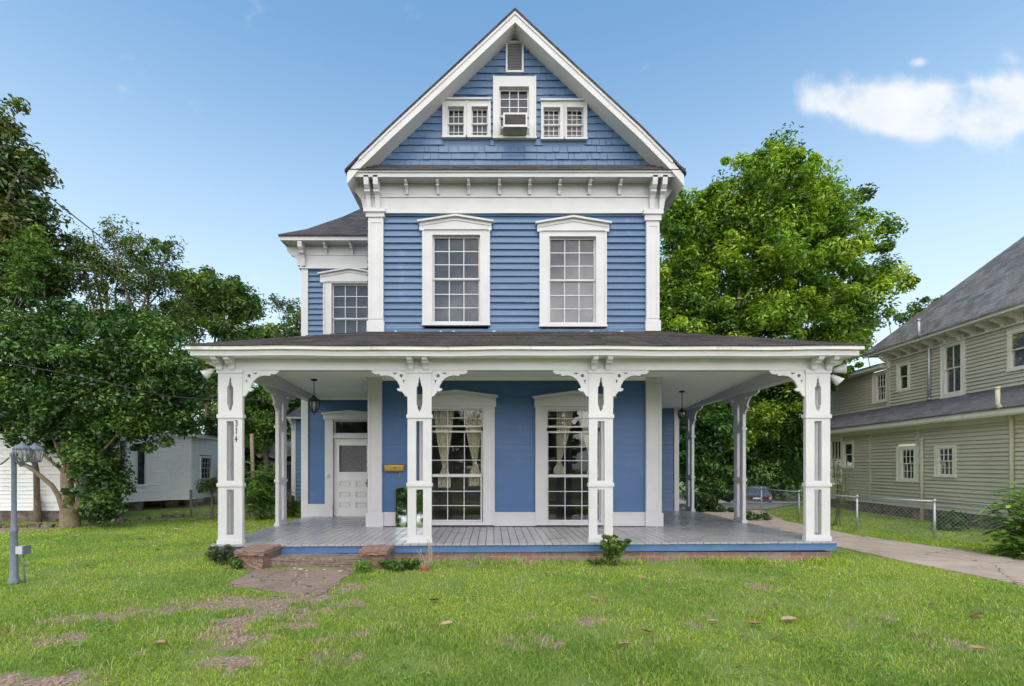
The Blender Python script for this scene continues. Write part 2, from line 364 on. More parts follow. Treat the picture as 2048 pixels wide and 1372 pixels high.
class MB:
    def __init__(s): s.v = []; s.f = []; s.sm = []
    def add(s, vs, fs, smooth=False):
        o = len(s.v); s.v += [tuple(a) for a in vs]
        for f in fs: s.f.append(tuple(i + o for i in f)); s.sm.append(smooth)
    def quad(s, a, b, c, d): s.add((a, b, c, d), ((0, 1, 2, 3),))
    def fbox(s, fr, u0, u1, v0, v1, w0, w1):
        vs = [fr.p(u, v, w) for u in (u0, u1) for v in (v0, v1) for w in (w0, w1)]
        s.add(vs, ((0, 1, 3, 2), (4, 6, 7, 5), (0, 4, 5, 1), (2, 3, 7, 6), (0, 2, 6, 4), (1, 5, 7, 3)))
    def box(s, x0, x1, y0, y1, z0, z1):
        vs = [(x, y, z) for x in (x0, x1) for y in (y0, y1) for z in (z0, z1)]
        s.add(vs, ((0, 1, 3, 2), (4, 6, 7, 5), (0, 4, 5, 1), (2, 3, 7, 6), (0, 2, 6, 4), (1, 5, 7, 3)))
    def bbox(s, x0, x1, y0, y1, z0, z1, c=0.01):
        """box with chamfered edges"""
        pts = []
        for z, i in ((z0, c), (z0 + c, 0), (z1 - c, 0), (z1, c)):
            x = (x0 + i, x1 - i); y = (y0 + i, y1 - i); cc = c
            pts.append([(x[0] + cc, y[0], z), (x[1] - cc, y[0], z), (x[1], y[0] + cc, z), (x[1], y[1] - cc, z),
                        (x[1] - cc, y[1], z), (x[0] + cc, y[1], z), (x[0], y[1] - cc, z), (x[0], y[0] + cc, z)])
        vs = [p for r in pts for p in r]; fs = []
        for k in range(3):
            for i in range(8):
                j = (i + 1) % 8; fs.append((k * 8 + i, k * 8 + j, k * 8 + 8 + j, k * 8 + 8 + i))
        fs.append(tuple(range(7, -1, -1))); fs.append(tuple(range(24, 32)))
        s.add(vs, fs)
    def prism(s, pts, off):
        n = len(pts); off = Vector(off)
        vs = [Vector(p) for p in pts] + [Vector(p) + off for p in pts]
        fs = [tuple(range(n - 1, -1, -1)), tuple(range(n, 2 * n))]
        fs += [(i, (i + 1) % n, n + (i + 1) % n, n + i) for i in range(n)]
        s.add(vs, fs)
    def plate(s, fr, outer, holes, w0, w1):
        loops = [outer] + holes
        polys = [[Vector((a, b, 0)) for a, b in lp] for lp in loops]
        tris = tessellate_polygon(polys)
        flat = [q for lp in loops for q in lp]; n = len(flat)
        vs = [fr.p(a, b, w1) for a, b in flat] + [fr.p(a, b, w0) for a, b in flat]
        fs = [tuple(t) for t in tris] + [tuple(n + i for i in reversed(t)) for t in tris]
        o = 0
        for lp in loops:
            k = len(lp)
            for i in range(k):
                j = (i + 1) % k; fs.append((o + i, o + j, n + o + j, n + o + i))
            o += k
        s.add(vs, fs)
    def tube(s, pts, radii, n=8, caps=True, smooth=True):
        pts = [Vector(p) for p in pts]
        if isinstance(radii, (int, float)): radii = [radii] * len(pts)
        vs = []; up = None
        for i, p in enumerate(pts):
            d = (pts[min(i + 1, len(pts) - 1)] - pts[max(i - 1, 0)])
            if d.length < 1e-9: d = Vector((0, 0, 1))
            d.normalize()
            if up is None:
                up = d.cross(Vector((0.3, 1, 0.1))).normalized() if abs(d.y) < 0.9 else d.cross(Vector((1, 0, 0))).normalized()
            a = (up - d * up.dot(d)).normalized(); up = a; b = d.cross(a)
            for k in range(n):
                t = 2 * math.pi * k / n
                vs.append(p + (a * math.cos(t) + b * math.sin(t)) * radii[i])
        fs = []
        for i in range(len(pts) - 1):
            for k in range(n):
                j = (k + 1) % n
                fs.append((i * n + k, i * n + j, (i + 1) * n + j, (i + 1) * n + k))
        if caps:
            fs.append(tuple(range(n - 1, -1, -1))); fs.append(tuple((len(pts) - 1) * n + k for k in range(n)))
        s.add(vs, fs, smooth)
    def lathe(s, c, prof, n=16, smooth=True):
        """prof: (radius, z) from bottom up"""
        c = Vector(c); vs = []
        for r, z in prof:
            for k in range(n):
                t = 2 * math.pi * k / n; vs.append(c + Vector((r * math.cos(t), r * math.sin(t), z)))
        fs = []
        for i in range(len(prof) - 1):
            for k in range(n):
                j = (k + 1) % n; fs.append((i * n + k, i * n + j, (i + 1) * n + j, (i + 1) * n + k))
        fs.append(tuple(range(n - 1, -1, -1))); fs.append(tuple((len(prof) - 1) * n + k for k in range(n)))
        s.add(vs, fs, smooth)
    def build(s, name, mat, parent=None, local=False):
        me = bpy.data.meshes.new(name)
        me.from_pydata(s.v, [], s.f); me.update()
        me.polygons.foreach_set('use_smooth', np.array(s.sm, dtype=bool))
        uvs(me)
        me.materials.append(M[mat] if isinstance(mat, str) else mat)
        return link(name, me, parent, local)
def uvs(me):
    nl = len(me.loops); npoly = len(me.polygons)
    if not nl: return
    uv = me.uv_layers.new(name='UVMap')
    co = np.empty(len(me.vertices) * 3); me.vertices.foreach_get('co', co); co = co.reshape(-1, 3)
    nr = np.empty(npoly * 3); me.polygons.foreach_get('normal', nr); nr = nr.reshape(-1, 3)
    lt = np.empty(npoly, int); me.polygons.foreach_get('loop_total', lt)
    vi = np.empty(nl, int); me.loops.foreach_get('vertex_index', vi)
    t = np.stack([-nr[:, 1], nr[:, 0], np.zeros(npoly)], 1)
    ln = np.linalg.norm(t, axis=1); flat = ln < 0.05
    t[flat] = (1, 0, 0); t[~flat] /= ln[~flat, None]
    sgn = np.where((np.abs(t[:, 0]) >= np.abs(t[:, 1])), np.sign(t[:, 0]), np.sign(t[:, 1])); sgn[sgn == 0] = 1
    t *= sgn[:, None]
    b = np.cross(nr, t); b *= np.where(b[:, 2] < -1e-6, -1, 1)[:, None]
    b[flat] = (0, 1, 0)
    pi = np.repeat(np.arange(npoly), lt); c = co[vi]
    w = np.stack([(c * t[pi]).sum(1), (c * b[pi]).sum(1)], 1)
    uv.data.foreach_set('uv', w.ravel())
def link(name, me, parent=None, local=False):
    o = bpy.data.objects.new(name, me); COL.objects.link(o)
    if parent is not None:
        o.parent = parent
        if not local and parent.type == 'EMPTY':
            o.matrix_parent_inverse = Matrix.Translation(-parent.location)
    return o
def tag(o, label=None, cat=None, group=None, kind=None):
    if label: o['label'] = label
    if cat: o['category'] = cat
    if group: o['group'] = group
    if kind: o['kind'] = kind
    return o
def thing(name, label, cat, loc, group=None, rz=0):
    o = bpy.data.objects.new(name, None); COL.objects.link(o); o.location = loc; o.rotation_euler = (0, 0, rz)
    o.empty_display_size = 0.3
    return tag(o, label, cat, group)
def struct(o): o['kind'] = 'structure'; return o

def fastmesh(name, verts, quads, cols, mat, parent=None, tris=None):
    """numpy mesh of quads with a colour per face"""
    me = bpy.data.meshes.new(name)
    nv = len(verts); nq = len(quads); k = quads.shape[1]
    me.vertices.add(nv); me.vertices.foreach_set('co', verts.astype(np.float32).ravel())
    me.loops.add(nq * k); me.loops.foreach_set('vertex_index', quads.astype(np.int32).ravel())
    me.polygons.add(nq); me.polygons.foreach_set('loop_start', np.arange(0, nq * k, k, dtype=np.int32))
    me.update(calc_edges=True)
    ca = me.color_attributes.new('Col', 'FLOAT_COLOR', 'POINT')
    ca.data.foreach_set('color', np.concatenate([cols, np.ones((nv, 1))], 1).astype(np.float32).ravel())
    me.materials.append(M[mat])
    return link(name, me, parent)

# ------------------------------------------------------------------ siding and windows
def siding(mb, fr, u0, u1, v0, v1, pitch, depth, openings=(), base=0.0, rng=random, topcut=None):
    nrow = max(1, round((v1 - v0) / pitch)); h = (v1 - v0) / nrow
    for i in range(nrow):
        a = v0 + i * h; b = a + h
        iv = [(u0, u1)] if topcut is None else [topcut(a, b)]
        if iv[0] is None: continue
        for (x0, y0, x1, y1) in openings:
            if y1 <= a + 1e-4 or y0 >= b - 1e-4: continue
            nxt = []
            for p, q in iv:
                if x1 <= p or x0 >= q: nxt.append((p, q)); continue
                if x0 > p: nxt.append((p, x0))
                if x1 < q: nxt.append((x1, q))
            iv = nxt
        for p, q in iv:
            if q - p < 0.01: continue
            # boards butt at irregular joints and warp a little
            cuts = [p]; x = p + rng.uniform(0.6, 3.2)
            while x < q - 0.3: cuts.append(x); x += rng.uniform(1.4, 3.6)
            cuts.append(q)
            for s, e in zip(cuts[:-1], cuts[1:]):
                d0 = depth * rng.uniform(0.8, 1.25); d1 = depth * rng.uniform(0.8, 1.25)
                jt = 0.004 if depth > .01 else 0.0006
                z0 = a + rng.uniform(-jt, jt); z1 = a + rng.uniform(-jt, jt); gp_ = 0.012 if depth > .01 else 0.004
                A = fr.p(s, z0, base + d0); B = fr.p(e, z1, base + d1); C = fr.p(e, b + 0.006, base - gp_); D = fr.p(s, b + 0.006, base - gp_)
                A2 = fr.p(s, z0, base - gp_ - .004); B2 = fr.p(e, z1, base - gp_ - .004)
                mb.quad(A, B, C, D); mb.quad(A2, B2, B, A)
                mb.add((A2, A, D), ((0, 1, 2),)); mb.add((B2, C, B), ((0, 1, 2),))

def window(fr, parent, casing, sashes, hood=None, trim='white', sash_mat='white', pane='glass', blind='blind', proud=0.05,
           name='window', bd=-0.13, mt=0.018, sill=True, stile=0.035, ear=True, so=-0.03):
    """casing (u0,v0,u1,v1); sashes [(u0,v0,u1,v1,cols,rows)] glass rectangles"""
    cu0, cv0, cu1, cv1 = casing
    gu0 = min(s[0] for s in sashes) - stile; gu1 = max(s[2] for s in sashes) + stile
    gv0 = min(s[1] for s in sashes) - stile; gv1 = max(s[3] for s in sashes) + stile
    mb = MB()
    mb.fbox(fr, cu0, gu0, cv0, cv1, -0.10, proud); mb.fbox(fr, gu1, cu1, cv0, cv1, -0.10, proud)
    mb.fbox(fr, gu0, gu1, gv1, cv1, -0.10, proud); mb.fbox(fr, gu0, gu1, cv0, gv0, -0.10, proud)
    # back band and inner stop give the casing its steps
    bb = min(0.03, (gu0 - cu0) * 0.3)
    mb.fbox(fr, cu0 - 0.004, cu0 + bb, cv0, cv1, 0, proud + 0.016); mb.fbox(fr, cu1 - bb, cu1 + 0.004, cv0, cv1, 0, proud + 0.016)
    mb.fbox(fr, gu0 - 0.018, gu0 + 0.004, gv0, gv1 + 0.018, 0, proud + 0.010); mb.fbox(fr, gu1 - 0.004, gu1 + 0.018, gv0, gv1 + 0.018, 0, proud + 0.010)
    mb.fbox(fr, gu0 + 0.004, gu1 - 0.004, gv1 - 0.004, gv1 + 0.0165, 0, proud + 0.009)
    if sill: mb.fbox(fr, cu0 - 0.012, cu1 + 0.012, cv0 - 0.012, cv0 + 0.028, 0, proud + 0.035)
    if hood:
        hu0, hu1, hz_end, hz_peak, ear_v, = hood
        c = (hu0 + hu1) / 2; e = 0.04
        mb.plate(fr, [(hu0 + e, ear_v), (cu0 + 0.02, ear_v), (cu0 + 0.05, ear_v + 0.02), (cu1 - 0.05, ear_v + 0.02), (cu1 - 0.02, ear_v), (hu1 - e, ear_v),
                      (hu1 - e, hz_end - 0.02), (c, hz_peak - 0.02), (hu0 + e, hz_end - 0.02)], [], 0, proud + 0.03)
        mb.plate(fr, [(hu0, hz_end - 0.035), (c, hz_peak - 0.04), (hu1, hz_end - 0.035), (hu1, hz_end), (c, hz_peak), (hu0, hz_end)], [], 0, proud + 0.09)
        mb.plate(fr, [(hu0 + e + .03, hz_end - 0.095), (c, hz_peak - 0.105), (hu1 - e - .03, hz_end - 0.095), (hu1 - e - .03, hz_end - 0.075), (c, hz_peak - 0.085), (hu0 + e + .03, hz_end - 0.075)], [], 0, proud + 0.045)
    w = mb.build(name, trim, parent)
    sm = MB(); pm = MB()
    for k, (u0, v0, u1, v1, nc, nr) in enumerate(sashes):
        off = so - 0.026 * (k % 2)
        lo = v0 - stile * 0.98; hi = v1 + stile * 0.98
        sm.fbox(fr, u0 - stile, u0, lo, hi, off - 0.03, off); sm.fbox(fr, u1, u1 + stile, lo, hi, off - 0.03, off)
        sm.fbox(fr, u0, u1, v1, hi, off - 0.03, off); sm.fbox(fr, u0, u1, lo, v0, off - 0.03, off)
        for i in range(1, nc):
            u = u0 + (u1 - u0) * i / nc; sm.fbox(fr, u - mt / 2, u + mt / 2, v0, v1, off - 0.022, off - 0.004)
        for j in range(1, nr):
            v = v0 + (v1 - v0) * j / nr; sm.fbox(fr, u0, u1, v - mt / 2, v + mt / 2, off - 0.0235, off - 0.0025)
        pw = off - 0.0175
        pm.quad(fr.p(u0, v0, pw), fr.p(u1, v0, pw), fr.p(u1, v1, pw), fr.p(u0, v1, pw))
    sm.build('sash', sash_mat, w); pm.build('pane', pane, w)
    if blind:
        bm = MB(); bm.fbox(fr, gu0 - 0.02, gu1 + 0.02, gv0 - 0.02, gv1 + 0.02, bd - 0.01, bd)
        bm.build('blind', blind, w)
    return w
def opening(casing, m=0.03): return (casing[0] + m, casing[1] + m, casing[2] - m, casing[3] - m)
def rect(x0, y_top, x1, y_bot, Y): return (PX(x0, Y), PZ(y_bot, Y), PX(x1, Y), PZ(y_top, Y))

# ================================================================== GROUND
YW, YD, YC = 10.32, 12.38, 8.2       # main wall, entry wall, porch column planes
DX0, DX1, DYF = -4.56, 5.60, 8.06    # deck outline
def sstep(a, b, x):
    t = np.clip((x - a) / (b - a), 0, 1); return t * t * (3 - 2 * t)
def gh(x, y):
    x = np.asarray(x, float); y = np.asarray(y, float)
    return -1.35 * sstep(19, 37, y) * sstep(2.0, 6.0, x) + 0.03 * (fbm(x * 0.35, y * 0.35, 5, 2) - 0.5) * sstep(0, 1, np.hypot((x - 0.4) / 6.2, (y - 10.5) / 4) - 1.0)
# worn patches of bare soil (centre, radii in metres) measured from the photo
PATCH = []
def patch(px0, py0, px1, py1, s=1.0):
    (x0, ya), (x1, yb) = G((px0 + px1) / 2, py0), G((px0 + px1) / 2, py1)
    xm = (x0 + x1) / 2; ym = (ya + yb) / 2
    PATCH.append((xm, ym, abs(PX(px1, ym) - PX(px0, ym)) / 2, max(abs(ya - yb) / 2, 0.06), s))
for a in ((320, 1188, 650, 1230, 1.3), (560, 1168, 720, 1200, 0.9), (-60, 1252, 80, 1285, 1.2), (60, 1262, 180, 1290, 0.8), (400, 1232, 520, 1262, .9), (420, 1262, 560, 1290, .7),
          (130, 1228, 260, 1250, .7), (-60, 1335, 110, 1372, 1.0), (60, 1348, 200, 1385, .9), (255, 1295, 370, 1312, .7), (600, 1212, 700, 1235, .6), (560, 1245, 640, 1262, .5), (400, 1320, 500, 1350, .5), (640, 1262, 720, 1285, .4),
          (1150, 1236, 1240, 1252, .5), (1380, 1222, 1440, 1236, .3), (1470, 1168, 1540, 1178, .35), (1040, 1228, 1120, 1242, .2), (1380, 1244, 1430, 1258, .3), (1160, 1178, 1210, 1190, .4),
          (960, 1270, 1090, 1300, .1), (1660, 1225, 1760, 1246, .3), (1240, 1275, 1330, 1300, .35), (760, 1290, 860, 1330, .1), (1840, 1270, 1960, 1300, .35), (860, 1118, 1100, 1132, .45), (640, 1300, 760, 1340, .3)):
    patch(*a)
def soil(x, y):
    x = np.asarray(x, float); y = np.asarray(y, float)
    s = np.zeros_like(x)
    nse = .55 * fbm(x * 3.2, y * 3.2, 11, 4) + .45 * fbm(x * 11, y * 11, 17, 3)
    for (cx, cy, rx, ry, a) in PATCH:
        d = np.sqrt(((x - cx) / rx) ** 2 + ((y - cy) / ry) ** 2)
        s = np.maximum(s, a * (1.1 - d) + (nse - 0.5) * 5.0 * (d < 1.6))
    # beaten earth path at the far left beside the white house
    lx = np.array([-16, -11.1, -11.0, -9.4, -7.0, -5.0]); ly = np.array([11.0, 11.9, 12.4, 15.5, 17.2, 18.0])
    py = np.interp(x, [-18, -11.2, -9.9, -8.0, -5.0], [11.0, 11.7, 14.1, 16.0, 17.0])
    band = 1.25 - np.abs(y - py - 0.45) / 0.5
    s = np.maximum(s, np.where(x < -5, band + (nse - 0.5) * 2.0, 0))
    return np.clip(s, 0, 1)
def axis(segs):
    out = []
    for a, b, st in segs: out += list(np.arange(a, b, st))
    return np.array(out + [segs[-1][1]])
gx = axis([(-400, -40, 40), (-40, -14, 2), (-14, -7, 0.2), (-7, 7.5, 0.07), (7.5, 15, 0.2), (15, 40, 2), (40, 400, 40)])
gy = axis([(-200, -10, 20), (-10, 2, 1.0), (2, 9, 0.07), (9, 19, 0.2), (19, 44, 0.8), (44, 100, 8), (100, 700, 60)])
GX, GY = np.meshgrid(gx, gy)
GZ = gh(GX, GY)
S = soil(GX, GY)
GZ = GZ - 0.012 * S
nx, ny = len(gx), len(gy)
vs = np.stack([GX.ravel(), GY.ravel(), GZ.ravel()], 1)
idx = np.arange(nx * ny).reshape(ny, nx)
qs = np.stack([idx[:-1, :-1].ravel(), idx[:-1, 1:].ravel(), idx[1:, 1:].ravel(), idx[1:, :-1].ravel()], 1)
m, n, b, o = newmat('lawn_and_soil')
at = n.nodes.new('ShaderNodeAttribute'); at.attribute_name = 'Col'
z1 = noise_node(n, 0.9, 6, 'Object'); z2 = noise_node(n, 14, 6, 'Object'); z3 = noise_node(n, 45, 3, 'Object')
g_ = mixc(n, mrange(n, z1, 0.35, 0.65), (0.15, 0.23, 0.035), (0.22, 0.29, 0.05))
g_ = mixc(n, mrange(n, z3, 0.4, 0.7, 0, 0.7), g_, (0.07, 0.065, 0.03))
s_ = mixc(n, mrange(n, z2, 0.35, 0.65), (0.27, 0.195, 0.14), (0.18, 0.13, 0.095))
s_ = mixc(n, mrange(n, z3, 0.52, 0.68), s_, (0.44, 0.33, 0.26))
sepc = n.nodes.new('ShaderNodeSeparateColor'); n.links.new(at.outputs['Color'], sepc.inputs[0])
n.links.new(mixc(n, mrange(n, sepc.outputs[0], 0.05, 0.4), g_, s_), b.inputs['Base Color'])
b.inputs['Roughness'].default_value = 0.95
bump(n, b, z2, 0.6, 0.03)
M['lawn'] = m
ground = struct(fastmesh('ground', vs, qs, np.repeat(S.ravel()[:, None], 3, 1), 'lawn'))

def sheet(name, pts, z, mat, sub=0.25, jag=0.04, thick=0.02, seed=3):
    """a thin slab over the ground with a slightly broken outline"""
    rng = random.Random(seed); out = []
    for i in range(len(pts)):
        a = Vector((*pts[i], 0)); c = Vector((*pts[(i + 1) % len(pts)], 0)); k = max(1, int((c - a).length / sub))
        for j in range(k):
            p = a.lerp(c, j / k); out.append((p.x + rng.uniform(-jag, jag), p.y + rng.uniform(-jag, jag)))
    mb = MB(); fr = Frame((0, 0, z), (1, 0, 0), (0, 0, 1))
    tris = tessellate_polygon([[Vector((a, b_, 0)) for a, b_ in out]])
    nn = len(out)
    top = [(a, b_, z + float(gh(a, b_))) for a, b_ in out]; bot = [(a, b_, z - thick + float(gh(a, b_))) for a, b_ in out]
    mb.add(top + bot, [tuple(t) for t in tris] + [(i, (i + 1) % nn, nn + (i + 1) % nn, nn + i) for i in range(nn)])
    return struct(mb.build(name, mat))
# driveway on the right running back past the house
DRV_N = [(7.15, -3), (6.95, 5.0), (6.87, 6.2), (6.62, 8.2), (6.5, 11), (6.4, 14), (6.6, 17.5)]
DRV_F = [(9.4, 17.5), (8.2, 14), (8.05, 11.2), (8.75, 8.2), (9.2, 6.2), (9.6, 4.0), (10.0, -3)]
sheet('driveway', DRV_N + DRV_F, 0.018, 'drive', 0.4, 0.03, 0.06)
gp = [(6.6, 17.6), (9.4, 17.6), (14.5, 22), (20, 30), (26, 44), (14, 44), (11.5, 30), (8.5, 23)]
mb = MB()
for i in range(24):
    for j in range(8):
        def gpt(a, b_):
            t = a / 24 * 6; Yg = 17.6 + a / 24 * 26
            xl = np.interp(Yg, [17.6, 23, 30, 44], [6.6, 9.0, 11.8, 14]); xr = np.interp(Yg, [17.6, 22, 30, 44], [9.6, 14.2, 21, 27])
            X = xl + (xr - xl) * b_ / 8
            return (X, Yg, float(gh(X, Yg)) + 0.03)
        mb.quad(gpt(i, j), gpt(i, j + 1), gpt(i + 1, j + 1), gpt(i + 1, j))
struct(mb.build('gravel_drive', 'gravel'))
SLAB = [G(506, 1141), G(716, 1137), G(690, 1158), G(640, 1192), G(560, 1184), G(452, 1172)]
sheet('walkway_slab', SLAB, 0.012, 'slab', 0.16, 0.035, 0.03, 5)

# street and pavement behind the viewer
M['asphalt'] = rocky('asphalt', (.12, .12, .12), (.09, .09, .09), (.17, .17, .165), 3, .3)
sheet('pavement', [(-60, -1.6), (60, -1.6), (60, -.1), (-60, -.1)], .03, 'drive', 3, .01, .05)
sheet('road', [(-60, -11), (60, -11), (60, -3.4), (-60, -3.4)], .01, 'asphalt', 3, .01, .05)
# ------------------------------------------------------------------ grass
def inpoly(x, y, poly):
    inside = np.zeros(x.shape, bool); n_ = len(poly)
    for i in range(n_):
        x0, y0 = poly[i]; x1, y1 = poly[(i + 1) % n_]
        c = ((y0 > y) != (y1 > y)) & (x < (x1 - x0) * (y - y0) / (y1 - y0 + 1e-12) + x0)
        inside ^= c
    return inside
def grass(seed=1):
    rng = np.random.default_rng(seed)
    n0 = 5600; Ymin, Ymax = 3.0, 24.0
    # density n0*(4/Y)^1.5, band 2.05Y+3 wide
    ys = np.linspace(Ymin, Ymax, 400); pdf = ys ** -1.5 * (2.05 * ys + 2.4); cdf = np.cumsum(pdf); cdf /= cdf[-1]
    tot = int(n0 * 8 * np.trapezoid(pdf, ys)) if hasattr(np, 'trapezoid') else int(n0 * 8 * np.trapz(pdf, ys))
    Y = np.interp(rng.random(tot), cdf, ys)
    X = -0.985 * Y - 1.2 + rng.random(tot) * (2.05 * Y + 2.4)
    keep = ~((X > -4.5) & (X < 5.55) & (Y > 8.12) & (Y < 18)) & ~((X > -3.42) & (X < -1.98) & (Y > 7.66) & (Y < 8.3))
    keep &= ~((X > -3.82) & (X < -1.62) & (Y > 7.5) & (Y < 8.3))
    keep &= ~((X > -6.5) & (X < -3) & (Y > 15.9))
    keep &= ~inpoly(X, Y, DRV_N + DRV_F) & ~inpoly(X, Y, gp)
    slabm = inpoly(X, Y, SLAB); keep &= ~(slabm & (rng.random(tot) > 0.04 * (fbm(X * 5, Y * 5, 3) > .6)))
    s = soil(X, Y); keep &= rng.random(tot) > s * 1.02
    thin = fbm(X * 1.7, Y * 1.7, 21, 3); keep &= rng.random(tot) < np.clip(0.5 + (thin - 0.36) * 3.2, 0.22, 1)
    keep &= ~((X > 11.2 + 0.075 * Y) & (Y < 24)) & ~((Y > 13.6) & (X < -9.9 - (Y - 13.6) * 0.15) & (X < -11))
    X, Y, s = X[keep], Y[keep], s[keep]; k = len(X)
    big = fbm(X * 0.55, Y * 0.55, 31, 3); med = fbm(X * 2.6, Y * 2.6, 41, 3)
    tuft = np.clip((fbm(X * 1.3, Y * 1.3, 51, 3) - 0.5) * 4, -0.5, 1.2)
    near = np.clip((6.6 - Y) / 2.5, 0, 1)
    H = (0.022 + 0.018 * rng.random(k) + 0.018 * tuft * (0.3 + 0.7 * near) + 0.009 * near) * (1 + 0.25 * rng.standard_normal(k))
    edge = (np.abs(Y - 8.0) < 0.22) & (X > -4.7) & (X < 5.7); H = np.where(edge, H * (1.5 + 1.6 * (fbm(X * 1.5, Y * 1.5, 71, 2) > .5)), H)
    fe = (np.abs(X - (9.0 - (Y - 11) * 0.35)) < .25) & (Y < 17); H = np.where(fe, H * 1.6, H)
    H = np.clip(H, 0.015, 0.16)
    W = 0.0027 * (Y / 4) ** 0.85 * (0.7 + 0.6 * rng.random(k))
    th = rng.random(k) * 2 * np.pi; lean = 0.25 + 0.55 * rng.random(k); ld = rng.random(k) * 2 * np.pi
    c, s_ = np.cos(th), np.sin(th); Z = gh(X, Y) - 0.005
    dx = np.cos(ld) * lean * H; dy = np.sin(ld) * lean * H
    V = np.empty((k, 5, 3))
    V[:, 0] = np.stack([X - c * W, Y - s_ * W, Z], 1); V[:, 1] = np.stack([X + c * W, Y + s_ * W, Z], 1)
    V[:, 2] = np.stack([X + c * W * .8 + dx * .4, Y + s_ * W * .8 + dy * .4, Z + H * .6], 1)
    V[:, 3] = np.stack([X - c * W * .8 + dx * .4, Y - s_ * W * .8 + dy * .4, Z + H * .6], 1)
    V[:, 4] = np.stack([X + dx * 1.3, Y + dy * 1.3, Z + H * (1 - 0.3 * lean)], 1)
    # colour of the blades themselves: fresh, older and dry
    A = np.array([0.34, 0.43, 0.045]); B = np.array([0.18, 0.30, 0.035]); D = np.array([0.44, 0.40, 0.20])
    t = np.clip(0.5 + (big - 0.5) * 1.8 + (med - 0.5) * 1.7 + 0.5 * tuft + 0.28 * rng.standard_normal(k), 0, 1)[:, None]
    C = A * (1 - t) + B * t
    left = np.clip((Y - 6) / 3, 0, 1)[:, None] * 0.15; C = C * (1 + left)
    dry = rng.random(k) < 0.06 + 0.16 * (med < 0.42) + 0.25 * (s > 0.05); C[dry] = D * (0.7 + 0.5 * rng.random((dry.sum(), 1)))
    C *= (0.62 + 0.80 * rng.random((k, 1)))
    cols = np.repeat(C[:, None, :], 5, 1).reshape(-1, 3)
    b5 = np.arange(k)[:, None] * 5
    tri = np.concatenate([b5 + np.array([[0, 1, 2]]), b5 + np.array([[0, 2, 3]]), b5 + np.array([[3, 2, 4]])], 0)
    o = fastmesh('grass', V.reshape(-1, 3), tri, cols, 'blade')
    tag(o, 'short bright green lawn grass with thin and dry patches', 'grass', kind='stuff')
grass()

# ================================================================== BLUE HOUSE
house = thing('blue_house', 'tall blue clapboard house with white trim, front gable and wraparound porch', 'house', (0.4, 12, 0))
XL, XR = PX(735.5, YW), PX(1318, YW)          # main block edges
YB = 19.0
FM = front(YW); FD = front(YD)
zDeck0 = 0.303
def deckz(x, y): return zDeck0 + 0.0062 * (x - 0.5) * max(0.0, min(1.0, (YW - y) / 2.2))

# --- windows of the main block
UW1 = dict(cas=rect(845.5, 462, 979.5, 651.5, YW), hood=(PX(836, YW), PX(987, YW), PZ(446, YW), PZ(434, YW), PZ(464, YW)),
           s=[(*rect(868.5, 475, 957, 555, YW), 3, 3), (*rect(868.5, 559.5, 957, 641, YW), 3, 3)])
UW2 = dict(cas=rect(1079, 464, 1212, 654, YW), hood=(PX(1070, YW), PX(1220.5, YW), PZ(449, YW), PZ(436.5, YW), PZ(466.5, YW)),
           s=[(*rect(1101, 478, 1188, 557.5, YW), 3, 3), (*rect(1101, 562, 1188, 643, YW), 3, 3)])
LW1 = dict(cas=rect(840, 812, 989, 1050, YW), hood=(PX(828, YW), PX(996, YW), PZ(792, YW), PZ(781, YW), PZ(814, YW)),
           s=[(*rect(861, 821, 963, 850.5, YW), 3, 2), (*rect(861.5, 864.5, 962, 948, YW), 3, 3), (*rect(862, 954, 961, 1040, YW), 3, 3)])
LW2 = dict(cas=rect(1071, 814, 1224, 1050, YW), hood=(PX(1065, YW), PX(1230, YW), PZ(794, YW), PZ(783, YW), PZ(815.5, YW)),
           s=[(*rect(1096, 822, 1198, 851.5, YW), 3, 2), (*rect(1097, 865.5, 1198, 949, YW), 3, 3), (*rect(1097, 954.5, 1198, 1040, YW), 3, 3)])
ups = [opening(d['cas']) for d in (UW1, UW2)]
lws = [opening(d['cas']) for d in (LW1, LW2)]
mb = MB()
siding(mb, FM, XL + .02, XR - .02, PZ(658, YW), PZ(420, YW), 0.1335, 0.028, ups)
# second-floor base board with cracked paint
mb.fbox(FM, XL + .02, XR - .02, PZ(675, YW), PZ(658, YW) - 0.004, -0.02, 0.024)
tag(mb.build('wall', 'blue', house), 'upper floor wall of lapped blue clapboards')
mb = MB()
siding(mb, FM, XL + .02, XR - .02, PZ(1026, YW), PZ(752, YW), 0.142, 0.006, lws)
tag(mb.build('wall', 'blue_low', house), 'smooth blue porch wall of flush boards')
# skirting
xs = [XL + .02] + [q for d in (LW1, LW2) for q in (d['cas'][0] + .01, d['cas'][2] - .01)] + [XR - .02]
for a, c_, Yk, t_, b_ in [(a, c_, YW, 1025, 1051.5) for a, c_ in zip(xs[0::2], xs[1::2])] + [(PX(617, YD), PX(652, YD), YD, 1009, 1036)]:
    mb = MB(); fr = front(Yk)
    mb.fbox(fr, a, c_, PZ(b_, Yk), PZ(t_, Yk), -0.02, 0.035); mb.fbox(fr, a + .001, c_ - .001, PZ(t_ + 2, Yk), PZ(t_ - 1, Yk), 0.0, 0.045)
    mb.build('skirting_board', 'white', house)
for d in (UW1, UW2): window(FM, house, d['cas'], d['s'], d['hood'], pane='glass_sky')
for d in (LW1, LW2): window(FM, house, d['cas'], d['s'], d['hood'], blind=None, proud=0.045, sill=False, mt=0.016)
